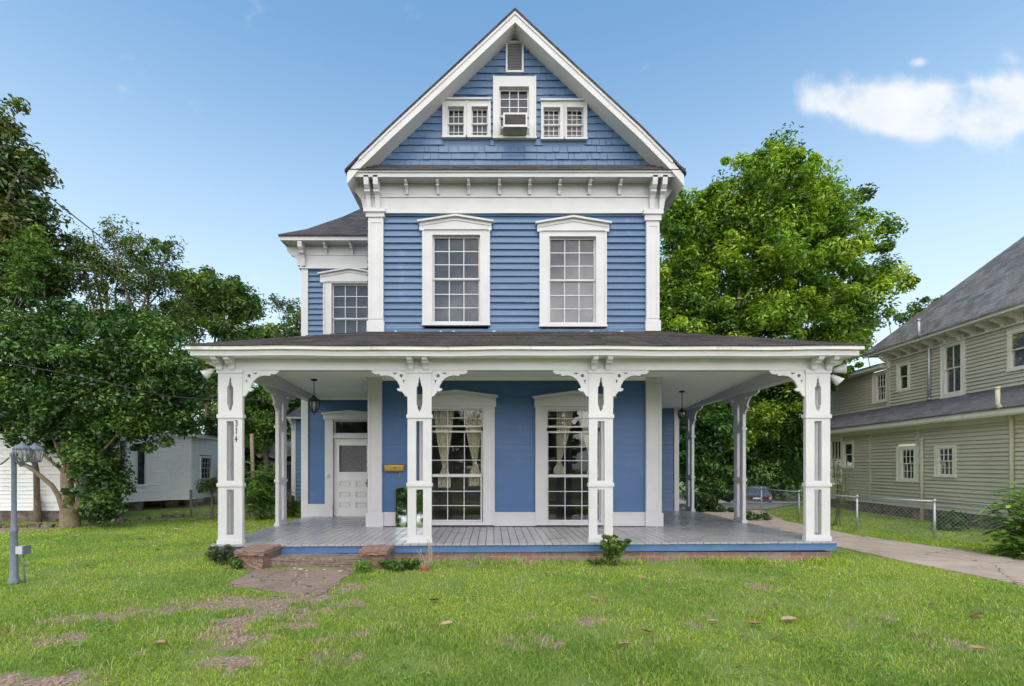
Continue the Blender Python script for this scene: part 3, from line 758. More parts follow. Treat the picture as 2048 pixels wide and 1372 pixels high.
# lower sash shades
# --- pilasters
def pilaster(px0, px1, cap0, cap1, yt, yc, yb0, yb, Y, base0, base1):
    fr = front(Y); mb = MB(); a, c_ = PX(px0, Y), PX(px1, Y)
    mb.fbox(fr, a, c_, PZ(yb0, Y), PZ(yc, Y), -0.05, 0.07)
    t, bb = PZ(yc, Y) - 0.05, PZ(yb0, Y) + 0.04; i = 0.055
    for u0, u1, v0, v1 in ((a + 0.002, a + i, bb, t), (c_ - i, c_ - 0.002, bb, t), (a + i, c_ - i, t - .06, t), (a + i, c_ - i, bb, bb + .06)): mb.fbox(fr, u0, u1, v0, v1, 0, 0.08)
    ca, cb = PX(cap0, Y), PX(cap1, Y); zt = PZ(yt, Y); zc = PZ(yc, Y); h = zt - zc
    mb.fbox(fr, (a + ca) / 2, (c_ + cb) / 2, zc, zc + h * .55, -0.05, 0.10); mb.fbox(fr, ca, cb, zc + h * .55, zt, -0.05, 0.135)
    mb.fbox(fr, PX(base0, Y), PX(base1, Y), PZ(yb, Y), PZ(yb0, Y), -0.05, 0.09)
    return mb.build('pilaster', 'white', house)
pilaster(738, 768, 730, 773, 422, 438, 644, 668, YW, 735.5, 769.5)
pilaster(1290.5, 1316.6, 1284, 1322.6, 424, 445, 643, 664, YW, 1289, 1319)
pilaster(737, 765, 734, 767, 753, 765, 1024, 1053, YW, 733.5, 768)
pilaster(1290, 1321, 1288, 1323, 750, 765, 1025.5, 1052, YW, 1289, 1324)
# --- side and back walls of the main block, upper and lower
mb = MB()
FL = Frame((XL, 0, 0), (0, 1, 0), (-1, 0, 0)); FRt = Frame((XR, 0, 0), (0, 1, 0), (1, 0, 0))
siding(mb, FL, YW + 0.02, YB, 0.15, PZ(420, YW), 0.1335, 0.018)
siding(mb, FRt, YW + 0.02, YB, 0.15, PZ(420, YW), 0.1335, 0.018)
mb.quad((XL, YB, 0), (XR, YB, 0), (XR, YB, 7), (XL, YB, 7))
mb.build('side_wall', 'blue', house)
# --- inside: plain rooms behind the windows
mb = MB()
def room(x0, x1, y0, y1, z0, z1):
    mb.quad((x0, y0, z0), (x0, y1, z0), (x0, y1, z1), (x0, y0, z1)); mb.quad((x1, y0, z0), (x1, y1, z0), (x1, y1, z1), (x1, y0, z1))
    mb.quad((x0, y1, z0), (x1, y1, z0), (x1, y1, z1), (x0, y1, z1)); mb.quad((x0, y0, z0), (x1, y0, z0), (x1, y1, z0), (x0, y1, z0))
    mb.quad((x0, y0, z1), (x1, y0, z1), (x1, y1, z1), (x0, y1, z1))
room(XL + .1, XR - .1, YW + .12, YW + 4.2, 0.28, 3.4)
room(XL + .1, XR - .1, YW + .2, YW + 4.2, 4.0, 6.9)
mb.build('interior', 'room', house)

# --- entablature of the main block
mb = MB()
z427, z396, zsof = PZ(426.5, YW), PZ(396.5, YW), PZ(368, YW)
mb.box(XL - .05, XR + .05, YW - .05, YB, z427, z396 - .012)
mb.box(XL - .075, XR + .075, YW - .075, YB, z396 - .012, z396 + .012)
mb.box(XL - .02, XR + .02, YW - .02, YB, z396 + .012, zsof)
mb.box(XL - .07, XR + .07, YW - .07, YB, z427 - .03, z427)
mb.build('frieze', 'white', house)
YF = 10.0
mb = MB()
xa, xb = PX(700, YF), PX(1362, YF)
mb.box(xa + .03, xb - .03, YF + .03, YB, zsof, zsof + .03)                       # soffit
mb.box(xa, xb, YF, YF + .035, zsof - .035, zsof + .045)                          # fascia
mb.box(xa - .03, xb + .03, YF - .03, YF + .02, zsof + .045, zsof + .075)
mb.box(xa, xa + .035, YF + .035, YB, zsof - .02, zsof + .045); mb.box(xb - .035, xb, YF + .035, YB, zsof - .02, zsof + .045)
mb.build('cornice', 'white', house)
def bracket_profile(fr, u, wid, top, drop, reach, w_base, mb, k=1.0):
    pts = [(0, 0), (reach, 0), (reach, -0.12 * drop), (reach * .93, -0.3 * drop), (reach * .72, -0.40 * drop), (reach * .6, -0.43 * drop), (reach * .62, -0.5 * drop),
           (reach * .42, -0.56 * drop), (reach * .30, -0.68 * drop), (reach * .24, -0.85 * drop), (reach * .2, -drop), (0, -drop)]
    mb.prism([fr.p(u - wid / 2, top + v, w_base + w) for w, v in pts], fr.U * wid)
    mb.fbox(fr, u - wid / 2 - .008, u + wid / 2 + .008, top - 0.49 * drop, top - 0.42 * drop, w_base, w_base + reach * .66)
def corbel(fr, u, wid, top, drop, reach, w_base, name='bracket'):
    mb = MB(); bracket_profile(fr, u, wid, top, drop, reach, w_base, mb); return mb.build(name, 'white', house)
for px in (815, 877, 938, 998.5, 1058.5, 1117.6, 1177, 1237):
    corbel(FM, PX(px, YW), 0.055, zsof, zsof - PZ(392, YW), 0.25, 0.02)
for px in (739.5, 757.5, 1301, 1320):
    corbel(FM, PX(px, YW), 0.095, zsof, zsof - PZ(422, YW), 0.27, 0.05)
for fr_, y_ in ((FL, 10.34), (FRt, 10.36)):
    for y in (YW + .03, YW + .25, YW + 1.2, YW + 2.0): corbel(fr_, y, 0.095 if y < YW + .5 else .055, zsof, 0.5 if y < YW + .5 else .25, 0.24, 0.05)

# --- gable
YG = 9.95
outl = [P(px, py, YG) for px, py in ((690, 340), (718, 311), (780, 251), (905, 135), (1030, 17.5))]
outr = [P(px, py, YG) for px, py in ((1372, 345), (1345, 316), (1282, 252), (1156, 135), (1030, 17.5))]
def roof_slab(pl, y0, y1, drop0, drop1, name, mat, par):
    mb = MB(); n_ = len(pl)
    top = [(p.x, p.z - drop0) for p in pl]; bot = [(p.x, p.z - drop1) for p in pl]
    vs = [(x, y0, z) for x, z in top] + [(x, y0, z) for x, z in bot] + [(x, y1, z) for x, z in top] + [(x, y1, z) for x, z in bot]
    fs = []
    for i in range(n_ - 1):
        fs += [(i, i + 1, n_ + i + 1, n_ + i), (2 * n_ + i, 3 * n_ + i, 3 * n_ + i + 1, 2 * n_ + i + 1), (i, 2 * n_ + i, 2 * n_ + i + 1, i + 1), (n_ + i, n_ + i + 1, 3 * n_ + i + 1, 3 * n_ + i)]
    fs += [(0, n_, 3 * n_, 2 * n_), (n_ - 1, 3 * n_ - 1, 4 * n_ - 1, 2 * n_ - 1)]
    mb.add(vs, fs); return mb.build(name, mat, par)
for pl in (outl, outr):
    roof_slab(pl, YG - .03, YB + .3, 0, 0.05, 'roof', 'shingle', house)
for pl in (outl, outr):
    q = [Vector((p.x + (0.04 if pl is outl else -0.04) * (1 if i == 0 else 0), p.y, p.z)) for i, p in enumerate(pl)]
    o = roof_slab(q, YG, YB, 0.052, 0.27 if pl is outl else .265, 'rake_board', 'white', house)
    q2 = [Vector((p.x, p.y, p.z)) for p in q]
    roof_slab(q2[1:], YG - .018, YG + .01, 0.05, 0.11, 'rake_moulding', 'white', house)
# shingled gable wall
apex = Vector((PX(1030, YG), YW, PZ(17.5, YG) - 0.24))
zb = PZ(334, YW)
def half(z):
    # inner edge of the rake
    zl = [(p.z - 0.255, p.x) for p in outl]; zr = [(p.z - 0.255, p.x) for p in outr]
    return (np.interp(z, [a for a, _ in zl], [c_ for _, c_ in zl]), np.interp(z, [a for a, _ in zr], [c_ for _, c_ in zr]))
GC = rect(986.5, 156, 1071.5, 280, YW); GL_ = rect(885.7, 204, 981, 278, YW); GR_ = rect(1082, 206, 1173, 281.5, YW)
VENT = rect(1011.5, 85, 1047, 147.5, YW)
mb = MB(); rng = random.Random(4)
row = 0.148; z = zb
while z < apex.z - .02:
    a, c_ = half(z + 0.01)
    x = a - rng.uniform(0, .1)
    while x < c_:
        wdt = rng.choice((0.11, .15, .19, .24, .3, .46)) * rng.uniform(.85, 1.15); x1 = min(x + wdt, c_ + .02); x0 = max(x, a)
        d = rng.uniform(0.016, 0.030); dz = rng.uniform(-.006, .006)
        if x1 > x0 + .01:
            iv = [(x0, x1 - (.010 if z < zb + .6 else .004))]
            for (u0, v0, u1, v1) in (GC, GL_, GR_, VENT):
                if v1 <= z or v0 >= z + row: continue
                nv_ = []
                for p_, q_ in iv:
                    if u1 - .03 <= p_ or u0 + .03 >= q_: nv_.append((p_, q_)); continue
                    if u0 + .03 > p_: nv_.append((p_, u0 + .03))
                    if u1 - .03 < q_: nv_.append((u1 - .03, q_))
                iv = nv_
            for p_, q_ in iv:
                A, B_, C_, D_ = FM.p(p_, z + dz, d), FM.p(q_, z + dz, d), FM.p(q_, z + row, 0.001), FM.p(p_, z + row, 0.001)
                A2, B2 = FM.p(p_, z + dz, -.003), FM.p(q_, z + dz, -.003)
                mb.quad(A, B_, C_, D_); mb.quad(A2, B2, B_, A); mb.add((A2, A, D_), ((0, 1, 2),)); mb.add((B2, C_, B_), ((0, 1, 2),))
        x = x1 if x1 > x else x + wdt
    # backing strip
    z += row
mb.build('gable_wall', 'blue', house)
mb = MB()
zt = apex.z; fr = FM
def bandy(z0, z1, iv):
    for p_, q_ in iv: mb.quad(fr.p(p_, z0, -.006), fr.p(q_, z0, -.006), fr.p(q_, z1, -.006), fr.p(p_, z1, -.006))
zz = np.arange(zb - .15, zt, 0.05)
for z in zz:
    a, c_ = half(z + .05); iv = [(a + .0, c_)]
    if c_ - a < .02: continue
    for (u0, v0, u1, v1) in (GC, GL_, GR_):
        if v1 - .04 <= z or v0 + .04 >= z + .05: continue
        nv_ = []
        for p_, q_ in iv:
            if u1 - .04 <= p_ or u0 + .04 >= q_: nv_.append((p_, q_)); continue
            if u0 + .04 > p_: nv_.append((p_, u0 + .04))
            if u1 - .04 < q_: nv_.append((u1 - .04, q_))
        iv = nv_
    bandy(z, z + .05, iv)
mb.build('gable_backing', 'blue', house)
# pent roof skirt under the gable
mb = MB()
zf = zsof + .078; n_ = 40
rng = random.Random(9)
x0, x1 = PX(692, YF) , PX(1370, YF)
for k in range(3):
    za = zf + (PZ(330, YW) - zf) * k / 3; zc = zf + (PZ(330, YW) - zf) * (k + 1) / 3; ya = YF - .04 + (YW - YF + .04) * k / 3; yc = YF - .04 + (YW - YF + .04) * (k + 1) / 3
    x = x0
    while x < x1:
        w_ = rng.uniform(.14, .32); e = min(x + w_, x1); d = rng.uniform(.010, .024)
        mb.quad((x, ya - .012, za + d), (e, ya - .012, za + d), (e, yc, zc + .004), (x, yc, zc + .004)); mb.quad((x, ya - .012, za - .006), (e, ya - .012, za - .006), (e, ya - .012, za + d), (x, ya - .012, za + d))
        x = e
mb.build('pent_roof', 'shingle', house)
# attic vent
mb = MB(); u0, v0, u1, v1 = VENT
mb.fbox(FM, u0, u0 + .035, v0, v1, 0, .05); mb.fbox(FM, u1 - .035, u1, v0, v1, 0, .05); mb.fbox(FM, u0 + .035, u1 - .035, v1 - .035, v1, 0, .05); mb.fbox(FM, u0 + .035, u1 - .035, v0, v0 + .035, 0, .05)
k = 18
for i in range(k):
    v = v0 + .04 + (v1 - v0 - .08) * i / k
    mb.prism([FM.p(u0 + .035, v, .045), FM.p(u0 + .035, v + .004, .047), FM.p(u0 + .035, v + .032, .014), FM.p(u0 + .035, v + .027, .012)], FM.U * (u1 - u0 - .07))
tag(mb.build('vent', 'white', house), 'white louvred attic vent')
# gable windows
window(FM, house, GC, [(*rect(1001.5, 180, 1054.5, 229, YW), 3, 3), (*rect(1001.5, 232.5, 1054.5, 270, YW), 1, 1)], pane='glass_sky', proud=0.05)
for cas, xs_, yt, ym0, ym1, yb_ in ((GL_, ((898, 926), (945.5, 973.5)), 218.5, 244, 247, 274), (GR_, ((1088.5, 1117.5), (1135, 1164)), 220, 246, 249.5, 276)):
    c0 = (cas[0] + cas[2]) / 2
    for i, (a, c_) in enumerate(xs_):
        cs = (cas[0], cas[1], c0 - .001, cas[3]) if i == 0 else (c0 + .001, cas[1], cas[2], cas[3])
        window(FM, house, cs, [(*rect(a, yt, c_, ym0, YW), 3, 2 if cas is GL_ else 3), (*rect(a, ym1, c_, yb_, YW), 3, 2 if cas is GL_ else 3)], pane='glass_sky', proud=0.045, mt=.013, stile=.028)
    mb = MB(); mb.fbox(FM, cas[0] - .02, cas[2] + .02, cas[3], cas[3] + .03, 0, .09); mb.build('lintel', 'white', house)

# --- left wing (entry wall) two storeys
WL, WR = PX(605, YD), XL + .05
UW3 = dict(cas=rect(648, 565, 754, 745, YD), hood=(PX(639, YD), PX(763, YD), PZ(549, YD), PZ(538, YD), PZ(567, YD)),
           s=[(*rect(667, 570.5, 735, 635, YD), 3, 3), (*rect(667, 639, 735, 735, YD), 3, 3)])
UW3['cas'] = rect(648, 560, 754, 745, YD)
DCAS = rect(651, 838, 757, 1035, YD)
mb = MB()
siding(mb, FD, WL + .02, WR, PZ(760, YD), PZ(530, YD), 0.1335, 0.028, [opening(UW3['cas'])])
mb.build('wall', 'blue', house)
mb = MB()
siding(mb, FD, WL + .02, WR, PZ(1012, YD), PZ(795, YD), 0.142, 0.005, [(DCAS[0] + .03, DCAS[1], DCAS[2] - .03, DCAS[3] - .03)])
mb.build('wall', 'blue_low', house)
mb = MB(); FWL = Frame((WL, 0, 0), (0, 1, 0), (-1, 0, 0))
siding(mb, FWL, YD + .02, YB - 1, 0.2, PZ(530, YD), 0.1335, 0.018)
mb.quad((WL, YB - 1, 0), (XL, YB - 1, 0), (XL, YB - 1, 6), (WL, YB - 1, 6)); mb.build('side_wall', 'blue', house)
mb = MB()
mb.box(WL - .02, PX(617, YD), YD - .04, YD + .12, PZ(1036, YD), PZ(536, YD)); mb.build('corner_board', 'white', house)
mb = MB(); room(WL + .1, XL, YD + .16, YD + 3, .28, 3.3); room(WL + .1, XL, YD + .2, YD + 3, 4.0, 6.2); mb.build('interior', 'room', house)
window(FD, house, UW3['cas'], UW3['s'], UW3['hood'], pane='glass_sky')
mb = MB()
zw1, zw2, zws = PZ(536.5, YD), PZ(512, YD), PZ(491, YD)
mb.box(WL - .05, XL - .001, YD - .05, YB - 1, zw1, zw2 - .01); mb.box(WL - .07, XL - .001, YD - .07, YB - 1, zw2 - .01, zw2 + .01); mb.box(WL - .02, XL - .001, YD - .02, YB - 1, zw2 + .01, zws)
mb.box(WL - .075, XL - .001, YD - .075, YB - 1, zw1 - .03, zw1)
mb.build('frieze', 'white', house)
mb = MB(); yf2 = 12.02; xe = PX(560, yf2)
mb.box(xe + .03, XL - .06, yf2 + .03, YB - 1, zws, zws + .03); mb.box(xe, XL - .06, yf2, yf2 + .035, zws - .03, zws + .07); mb.box(xe, xe + .035, yf2 + .035, YB - 1, zws - .03, zws + .07)
mb.build('cornice', 'white', house)
for px in (654.5, 706): corbel(FD, PX(px, YD), .055, zws, .27, .26, .02)
corbel(FD, PX(609, YD), .10, zws, zws - zw1 - .02, .30, .04)
corbel(FWL, YD + .03, .1, zws, .5, .34, .05)
# hip roof of the wing
mb = MB(); ze = PZ(469, 12.0); xo = PX(556, 11.98); yo = 11.98
prof = [(0, 0), (.5, .36), (1.2, 1.02), (2.1, 2.0)]
pts = [[(xo + d, yo + d, ze + h) for d, h in prof], [(xo + d, YB - 1 - d + .3, ze + h) for d, h in prof], [(XL + .02 + 0 * d, yo + d, ze + h) for d, h in prof]]
for i in range(3):
    mb.quad(pts[0][i], pts[2][i], pts[2][i + 1], pts[0][i + 1]); mb.quad(pts[0][i], pts[0][i + 1], pts[1][i + 1], pts[1][i])
a = pts[0][0]
mb.quad((a[0], a[1], a[2] - .035), (XL, a[1], a[2] - .035), (XL, a[1], a[2]), a); mb.quad((a[0], a[1], a[2] - .035), a, (a[0], YB - 1, a[2]), (a[0], YB - 1, a[2] - .035))
mb.quad(pts[0][3], (XL, pts[0][3][1], pts[0][3][2]), (XL, 17, pts[0][3][2]), (pts[0][3][0], 17, pts[0][3][2]))
mb.build('roof', 'shingle', house)

# --- entry door
mb = MB()
u0, v0, u1, v1 = DCAS; gi0, gi1 = PX(667, YD), PX(742, YD); zd = PZ(1033, YD); ztr = PZ(840, YD)
mb.fbox(FD, u0, gi0, v0, v1, -.1, .05); mb.fbox(FD, gi1, u1, v0, v1, -.1, .05); mb.fbox(FD, gi0, gi1, ztr, v1, -.1, .05)
mb.fbox(FD, u0 - .03, gi0, v0, PZ(1009, YD), 0, .07); mb.fbox(FD, gi0, gi1, PZ(877, YD), PZ(868, YD), -.09, .03)
hu0, hu1 = PX(646, YD), PX(758, YD); hc = (hu0 + hu1) / 2
mb.plate(FD, [(hu0 + .03, PZ(839, YD)), (hu1 - .03, PZ(839, YD)), (hu1 - .03, PZ(829, YD)), (hc, PZ(824, YD)), (hu0 + .03, PZ(829, YD))], [], 0, .085)
mb.plate(FD, [(hu0, PZ(830, YD)), (hc, PZ(825, YD)), (hu1, PZ(830, YD)), (hu1, PZ(826.5, YD)), (hc, PZ(821.5, YD)), (hu0, PZ(826.5, YD))], [], 0, .14)
dcas = mb.build('door_frame', 'white', house)
mb = MB(); a, c_ = PX(671, YD), PX(738, YD); t0, t1 = PZ(866, YD), PZ(843, YD)
mb.fbox(FD, gi0, a, t0 - .02, ztr, -.06, -.02); mb.fbox(FD, c_, gi1, t0 - .02, ztr, -.06, -.02); mb.fbox(FD, a, c_, t1, ztr, -.06, -.02); mb.fbox(FD, a, c_, t0 - .03, t0, -.06, -.02)
tr_ = mb.build('transom', 'white', house)
mb = MB(); mb.quad(FD.p(a, t0, -.04), FD.p(c_, t0, -.04), FD.p(c_, t1, -.04), FD.p(a, t1, -.04)); mb.build('pane', 'glass_sky', tr_)
mb = MB()
W0 = -.07
gx0, gx1, gz0, gz1 = PX(678, YD), PX(733.5, YD), PZ(944, YD), PZ(891, YD); dl, dr, dt = gi0 + .005, gi1 - .005, PZ(877.5, YD)
holes = [[(gx0, gz0), (gx1, gz0), (gx1, gz1), (gx0, gz1)]]
panels = []
for y0, y1 in ((963, 973.5), (984, 994.5), (1005, 1016)):
    for x0, x1 in ((678, 701.5), (711, 734)):
        panels.append((PX(x0, YD), PZ(y1, YD), PX(x1, YD), PZ(y0, YD)))
for p in panels: holes.append([(p[0], p[1]), (p[2], p[1]), (p[2], p[3]), (p[0], p[3])])
mb.plate(FD, [(dl, zd), (dr, zd), (dr, dt), (dl, dt)], holes, W0, W0 + .045)
for p in panels:
    mb.fbox(FD, p[0], p[2], p[1], p[3], W0, W0 + .006); mb.fbox(FD, p[0] + .045, p[2] - .045, p[1] + .032, p[3] - .032, W0 + .005, W0 + .036)
for q in ((gx0 - .03, gx1 + .03, gz1, gz1 + .03), (gx0 - .03, gx1 + .03, gz0 - .035, gz0), (gx0 - .03, gx0, gz0, gz1), (gx1, gx1 + .03, gz0, gz1)): mb.fbox(FD, *q, W0 + .04, W0 + .062)
door = tag(mb.build('door', 'door_white', house), 'white panelled front door with pebbled glass light')
mb = MB(); mb.fbox(FD, gx0, gx1, gz0, gz1, W0 + .01, W0 + .02); mb.build('door_glass', 'obscure', door)
mb = MB(); kx = PX(735, YD); mb.fbox(FD, kx - .025, kx + .025, PZ(974, YD), PZ(958, YD), W0 + .045, W0 + .056)
mb.tube([FD.p(kx, PZ(965, YD), W0 + .05), FD.p(kx, PZ(965, YD), W0 + .085), FD.p(kx, PZ(965, YD), W0 + .10), FD.p(kx, PZ(965, YD), W0 + .12)], [.012, .012, .034, .02], 10); mb.build('handle', 'iron', door)
mb = MB(); bx, bz = PX(656, YD), PZ(951, YD)
mb.tube([FD.p(bx, bz, .05), FD.p(bx, bz, .062), FD.p(bx, bz, .068)], [.062, .06, .04], 16); mb.tube([FD.p(bx, bz, .066), FD.p(bx, bz, .085)], [.02, .012], 10)
mb.build('doorbell', 'white', house)

# --- rear wings seen past the porch
mb = MB(); YR = 13.95
siding(mb, front(YR), XR - .1, PX(1350, YR), PZ(1022, YR), PZ(800, YR), .125, .02); 
siding(mb, Frame((PX(1355, YR), 0, 0), (0, 1, 0), (1, 0, 0)), YR, YB, .2, 3.2, .125, .02)
mb.build('wall', 'blue', house)
mb = MB(); mb.box(PX(1348, YR), PX(1356, YR) + .02, YR - .03, YR + .1, .2, 3.2); mb.build('corner_board', 'white', house)
YL = 16.0
mb = MB(); siding(mb, front(YL), PX(592, YL), PX(640, YL), PZ(1010, YL), PZ(836, YL), .125, .02); siding(mb, Frame((PX(584, YL), 0, 0), (0, 1, 0), (-1, 0, 0)), YL, YB, PZ(1010, YL), PZ(836, YL), .125, .02)
mb.build('wall', 'blue', house)
mb = MB(); mb.box(PX(583.5, YL), PX(592, YL), YL - .04, YL + .1, PZ(1008, YL), PZ(836, YL))
mb.box(PX(574, YL), PX(640, YL), YL - .35, YB, PZ(837, YL - .3), PZ(833, YL - .3))
bracket_profile(front(YL), PX(587, YL), .08, PZ(836, YL), .35, .3, .04, mb)
mb.build('corner_board', 'white', house)
mb = MB(); mb.add([(PX(572, YL - .4), YL - .4, PZ(832, YL - .4)), (PX(640, YL), YL - .4, PZ(832, YL - .4)), (PX(640, YL), YL + 2, 4.3), (PX(610, YL), YL + 2, 4.3), (PX(572, YL - .4), YB, PZ(832, YL - .4))], ((0, 1, 2, 3), (0, 3, 4)))
mb.build('roof', 'shingle', house)
mb = MB(); mb.box(PX(585, YL), PX(640, YL), YL + .02, YB, -.05, PZ(1009, YL)); mb.box(XR, PX(1355, YR), YR + .05, YB, -.1, .25); mb.box(WL, XL, YD + .05, YB - 1, 0, .28)
mb.build('foundation', 'brick', house)

# --- porch deck
mb = MB(); pitch = 0.135; x = DX0; rng = random.Random(2)
def board(x0, x1, y0, y1):
    d = rng.uniform(-.0015, .0015)
    vs = []
    for (a, b_) in ((x0, y0), (x1, y0), (x1, y1), (x0, y1)): vs.append((a, b_, deckz(a, b_) + d))
    vs += [(a, b_, z_ - .028) for a, b_, z_ in vs]
    mb.add(vs, ((0, 1, 2, 3), (0, 4, 5, 1), (1, 5, 6, 2), (2, 6, 7, 3), (3, 7, 4, 0), (7, 6, 5, 4)))
while x < DX1 - .01:
    x1 = min(x + pitch - .010, DX1); mid = (x + x1) / 2
    yb = YW + .02 if XL < mid < XR - .03 else (YD + .02 if mid <= XL else YR + (3.0 if mid > PX(1355, YR) else 0.02))
    j = rng.uniform(-.006, .006)
    board(x, x1, DYF + j, YW - .02 if yb < YW + .1 else YW)
    if yb > YW + .1: board(x, x1, YW + .003, yb)
    x += pitch
tag(mb.build('porch_floor', 'floor', house), 'glossy grey painted porch boards')
mb = MB()
def strip(a, c_, zt, zb_, th, nrm):
    (x0, y0), (x1, y1) = a, c_
    vs = [(x0, y0, deckz(x0, y0) - zt), (x1, y1, deckz(x1, y1) - zt), (x1, y1, deckz(x1, y1) - zb_), (x0, y0, deckz(x0, y0) - zb_)]
    mb.prism(vs, (nrm[0] * th, nrm[1] * th, 0))
strip((DX0 + .03, DYF + .03), (DX1 - .03, DYF + .03), .029, .145, .03, (0, 1))
strip((DX0 + .03, DYF + .06), (DX0 + .03, YD), .029, .145, .03, (1, 0)); strip((DX1 - .03, DYF + .06), (DX1 - .03, YR + 3), .029, .145, .03, (-1, 0))
mb.build('deck_band', 'blue_band', house)
mb = MB()
mb.box(DX0 + .08, DX1 - .08, DYF + .075, DYF + .3, -.1, .15); mb.box(DX0 + .08, DX0 + .3, DYF + .3, YD, -.1, .15); mb.box(DX1 - .3, DX1 - .08, DYF + .3, YR + 3, -.1, .15)
mb.build('foundation', 'brick', house)
mb = MB(); mb.box(DX0 + .35, DX1 - .35, DYF + .35, YW, .08, .19); mb.build('subfloor', 'dark', house)

# --- porch columns
ZT = PZ(740, YC)
VASE = [(0, 0), (-6, 15), (-7, 38), (-12, 46), (-11, 60), (-22, 74), (-22, 198), (-15, 212), (-13, 232), (-6, 238), (0, 253)]
def vase(c, ztop, k=.00227): 
    l = [(c + x * k, ztop - y * k) for x, y in VASE]; r = [(c - x * k, ztop - y * k) for x, y in reversed(VASE[1:-1])]
    return l + r
BRK = [(0, 0), (292, 0), (288, 16), (268, 30), (248, 32), (226, 30), (224, 44), (204, 44), (180, 40), (145, 46), (112, 62), (86, 88), (70, 116), (62, 138), (70, 146), (86, 148), (84, 160), (66, 170), (42, 170), (40, 182), (28, 192), (24, 206), (0, 214)]
def circ(cx, cy, r, n=14): return [(cx + r * math.cos(2 * math.pi * i / n), cy + r * math.sin(2 * math.pi * i / n)) for i in range(n)]
BH = [circ(52, 44, 14), [(78, 20), (128, 20), (104, 34)], [(24, 76), (40, 80), (30, 108)]]
def fret(fr, u, sgn, ztop, w0, w1, par, k=.00203):
    mb = MB(); f = lambda lp: [(u + sgn * x * k, ztop - y * k) for x, y in lp]
    mb.plate(fr, f(BRK), [f(h) for h in BH], w0, w1)
    return mb.build('bracket', 'white', par)
def panel(mb, fr, u0, u1, zb_, th=.07, w1=0.0):
    c = (u0 + u1) / 2; k = YC / F; hs = .058
    z = lambda py: PZ(py, YC)
    holes = [vase(c, z(754)), [(c - hs, z(961.5)), (c + hs, z(961.5)), (c + hs, z(842)), (c - hs, z(842))], [(c - hs, z(1070)), (c + hs, z(1070)), (c + hs, z(979)), (c - hs, z(979))]]
    mb.plate(fr, [(u0, zb_), (u1, zb_), (u1, ZT), (u0, ZT)], holes, w1 - th, w1)
    # recess line round the carved slot
    for zt_, zb2 in ((746, 739.5), (836, 829), (973, 966)):
        mb.fbox(fr, u0 - .016, u1 + .016, z(zt_), z(zb2), w1 - th - .016, w1 + .018)
    mb.fbox(fr, u0 - .012, u1 + .012, zb_ - .03, zb_ + .055, w1 - th - .014, w1 + .022)
    mb.fbox(fr, u0 - .006, u1 + .006, zb_ + .055, zb_ + .07, w1 - th - .006, w1 + .012)
FC = front(YC)
CW = .40
colx = [(PX(436, YC), PX(484.5, YC)), (PX(815, YC), PX(863, YC)), (PX(1178, YC), PX(1226, YC)), (PX(1612, YC), PX(1660.5, YC))]
def column(parent_label): pass
for i, (a, c_) in enumerate(colx):
    mb = MB(); zb_ = deckz((a + c_) / 2, YC) + .004
    panel(mb, FC, a, c_, zb_)
    if i in (0, 3):       # corner column: second panel down the side
        xs_ = a if i == 0 else c_
        fs_ = Frame((xs_, 0, 0), (0, 1, 0), (-1 if i == 0 else 1, 0, 0))
        panel(mb, fs_, YC + .072, YC + (.335 if i == 0 else CW + .02), zb_, w1=-.002)
    col = mb.build('column', 'white', house)
    tag(col, ['corner column at the walkway side, with house number', 'carved porch column before the mirror', 'carved porch column before the right window', 'corner column by the driveway'][i])
    if i != 0: fret(FC, a, -1, ZT - .002, -.05, -.012, col)
    if i != 3: fret(FC, c_, 1, ZT - .002, -.05, -.012, col)
    if i == 0:
        mb = MB(); cx = PX(472.8, YC); s = .05; yy = [PZ(846.5, YC), PZ(861.5, YC), PZ(877.5, YC)]
        g3 = [(-.5, .75), (-.1, 1), (.4, .8), (.35, .35), (-.1, .1), (.45, -.1), (.5, -.6), (.1, -1), (-.5, -.8)]
        g1 = [(-.3, .6), (.05, 1), (0, -1)]
        g4 = [(.1, 1), (-.55, -.3), (.6, -.25)]; g4b = [(.2, .35), (.05, -1)]
        for g, z0 in ((g3, yy[0]), (g1, yy[1]), (g4, yy[2]), (g4b, yy[2])):
            mb.tube([FC.p(cx + x * s * .62, z0 + y * s, .006) for x, y in g], [.0055] + [.0075] * (len(g) - 2) + [.0055], 6)
        tag(mb.build('house_number', 'iron', col), 'black numerals 314')
# side columns: flat panels set along the porch sides
def side_col(X, sgn, y0, lab):
    fr = Frame((X, 0, 0), (0, 1, 0), (sgn, 0, 0)); mb = MB()
    panel(mb, fr, y0, y0 + CW, zDeck0 + .003)
    col = tag(mb.build('column', 'white', house), lab)
    fret(fr, y0, -1, ZT - .002, -.05, -.012, col); fret(fr, y0 + CW, 1, ZT - .002, -.05, -.012, col)
side_col(DX0 + .06, -1, 10.36, 'side column on the entry side'); side_col(5.55, 1, 10.95, 'first side column along the driveway'); side_col(5.55, 1, 13.75, 'far side column along the driveway')

